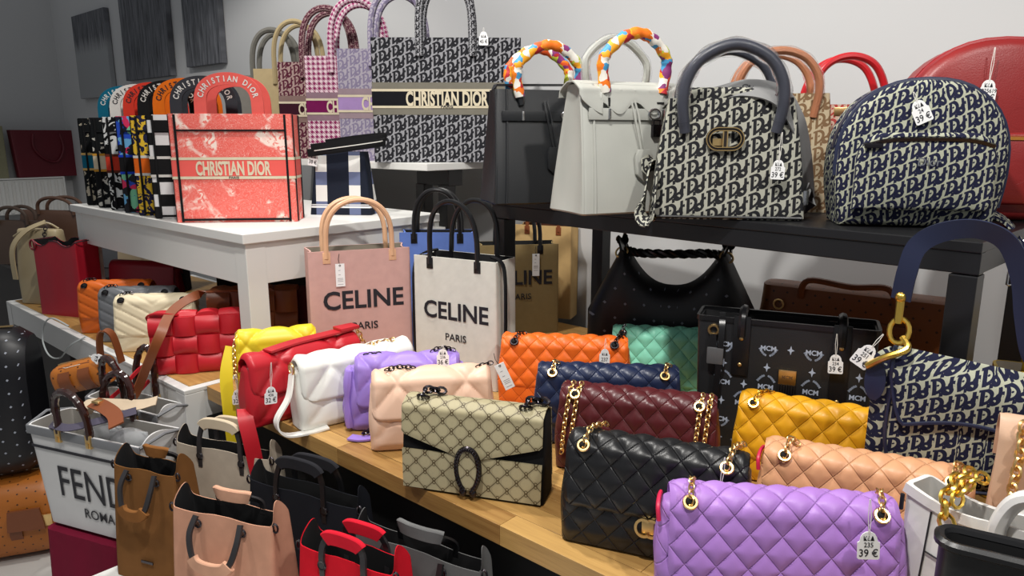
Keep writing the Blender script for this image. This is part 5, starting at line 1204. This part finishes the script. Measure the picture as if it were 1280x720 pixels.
W, H, D = .21, .285, .10
t_rt = thing('red_tote', 'tall plain red leather tote standing at the far end of the low bench', 'tote', fl((-3.085, .80), .741, 24, W, D), 24)
o, l = shell(W, H, D, .006, .004, 10, dip=.02, pinch=.02, fold=.002); o.build('body', LE('cherry_leather', (172, 28, 46)), t_rt); l.build('lining', M_dark, t_rt)
b = B(); b.tube([(x, y, H-.002-.02*math.sin(PI*min(1, max(0, 1-abs(x)/(W/2))*1.2))*(1 if abs(y) > D*.4 else 0)) for x, y in rrect(W*.99, D, .006, 2, .02)], .0022, 5, True); b.build('rim_piping', M_ink, t_rt)
b = B(); b.torus((-W*.47, -D*.52, H*.93), 1, .004, Euler((R(90), 0, 0)).to_matrix(), 12, 6, .012, .018); b.build('side_ring', LE('cherry_trim', (120, 20, 36)), t_rt)
W, H, D = .20, .30, .09
t_pb = thing('pearl_charm_bag', 'tall beige bag with hanging pearl charms beside the red tote', 'bag', fl((-3.35, .80), .741, 28, W, D), 28)
m_bgl = LE('putty_leather', (176, 160, 126)); soft_body(W, H, D, None, .02, 14, .02, .6, .1).build('body', m_bgl, t_pb)
strap(t_pb, [(.05, -.02, H+.03), (-.02, -.05, H*.98), (-.07, -.07, H*.75), (-.075, -.07, H*.35)], .022, .005, (1, 0, 0), m_bgl)
b = B(); b.chain([(.06, -.03, H+.01), (.06, -.055, H*.8), (.062, -.06, H*.55)], .016, .011, .002); b.build('chain', M_gun, t_pb)
for z in (.62, .46): b = B(); b.ball((.058, -.068, H*z), .016); b.build('pearl_charm', plain('pearl', (214, 208, 200), .2), t_pb)
b = B(); b.tube(smooth([(-.10, -.03, H*.9), (-.03, -.04, H*1.0), (.03, 0, H*1.08), (.07, .02, H)], 5), .004, 6); b.build('cord_handle', m_bgl, t_pb)
t_wc = thing('white_clasp_bag', 'small white bag with a dark clasp peeping out behind the red tote', 'bag', fl((-3.20, 1.12), .741, 24, .22, .07), 24)
soft_body(.22, .30, .07, None, .02, 10, .03, .6, .1).build('body', m_cream, t_wc); b = B(); b.box((.03, -.034, .265), (.05, .012, .05)); b.ball((.03, -.042, .265), .010, 1, .6, 1); b.build('clasp', LE('cream_clasp', (214, 204, 180)), t_wc, True, .003)
t_side = thing('back_stand', 'dark stand at the far end of the room holding the big brown bags', 'stand', (-4.55, 1.35, 0))
b = B(); b.box((0, 0, .36), (1.7, .6, .72)); b.build('stand_body', plain('dark_laminate', (40, 36, 36), .6), t_side, False, .004)
b = B(); b.box((0, 0, .732), (1.74, .64, .02)); b.build('stand_top', plain('dark_laminate_top', (48, 42, 42), .5), t_side, False, .003)
for lab, x, y, w, h, mt, yw in (('large dull brown handbag on the dark stand below the radiator', -4.35, 1.28, .55, .27, LE('walnut_leather', (92, 66, 52)), 30), ('dark brown handbag at the left edge beyond the pearl charm bag', -4.40, 1.09, .42, .23, LE('umber_leather', (70, 54, 44)), 34), ('grey slouched bag behind the white clasp bag', -3.86, 1.42, .32, .27, LE('slate_leather', (84, 84, 88)), 30)):
    t = thing('slouchy_handbag', lab, 'handbag', (x, y, .743), yw, 'bags on the dark stand')
    soft_body(w, h, .085, None, .04, 12, .03, .5, .12, .9).build('body', mt, t)
    tote_handles(t, w*.2, .07, h, .06, .009, mt)
t_bt = thing('burgundy_tote', 'wide burgundy tote perched on top of the radiator', 'tote', (WX+.115, 1.955, 1.077), 96)
b, l = shell(.52, .37, .07, .01, .004, 10, wf=lambda t: .9+.1*t, pinch=.01, step=.03); b.build('body', M_burg, t_bt); l.build('lining', M_dark, t_bt)
b = B(); b.tube(smooth([(-.10, -.036, .34), (-.11, -.045, .24), (-.05, -.05, .15), (.05, -.05, .12), (.11, -.045, .22), (.10, -.036, .34)], 6), .009, 7); b.build('handle', M_burg, t_bt)
t_pp = thing('paper_bag', 'pale paper carrier on the radiator beside the burgundy tote', 'bag', (WX+.115, 1.48, 1.077), 90)
o, l = shell(.36, .40, .10, .004, .002, 6); o.build('body', cloth('kraft_paper', (150, 146, 118)), t_pp); l.build('lining', M_lining, t_pp); tote_handles(t_pp, .07, .08, .40, .09, .004, M_string)
t_nb = thing('black_nylon_bag', 'dark nylon bag slumped at the far left end of the white side table', 'bag', (-3.16, 1.30, 1.151-.41), 40)
soft_body(.20, .62, .12, None, .04, 12, .03, .5, .15, .7).build('body', cloth('midnight_nylon', (26, 27, 36)), t_nb); strap(t_nb, [(-.06, -.06, .60), (-.07, -.09, .45), (-.03, -.09, .32), (.05, -.08, .25)], .03, .005, (1, 0, 0), M_bhand)

# tags of the puffy and quilted bags
price_tag(bag_lilac, (.098, -.062, .196), ['ΚέΔ', '235', '39 €'], 'price tag reading 235 and 39 € on the lilac quilted bag', .046, -4, 1.12, 0, 0, True, 0)
price_tag(bag_black, (.108, -.052, .196), ['ΚέΔ', '23', '39 €'], 'round topped price tag on the black quilted bag, mostly behind the lilac one', .047, 4, 1.0)
price_tag(bag_ox, (.118, -.066, .10), ['ΚέΔ', '39 €'], 'price tag behind the right chain of the oxblood bag', .006, 14, 1.0)
price_tag(bag_orange, (.100, -.058, .188), ['ΚέΔ', '237'], 'round topped price tag on the orange quilted bag', .026, 1, 1.0)
price_tag(bag_purple, (.080, -.052, .204), ['ΚέΔ', '236', '36 €'], 'price tag reading 36 € on the violet puffy bag', .010, 0, 1.1)
price_tag(bag_yellow, (-.100, -.062, .09), ['ΚέΔ', '236', '32 €'], 'price tag on the yellow puffy bag', .040, 0, 1.05)
price_tag(bag_white, (-.205, -.025, .175), ['ΚέΔ', '436', '32 €'], 'price tag dangling in front of the red bag, tied to the white one', .055, 4, 1.1)
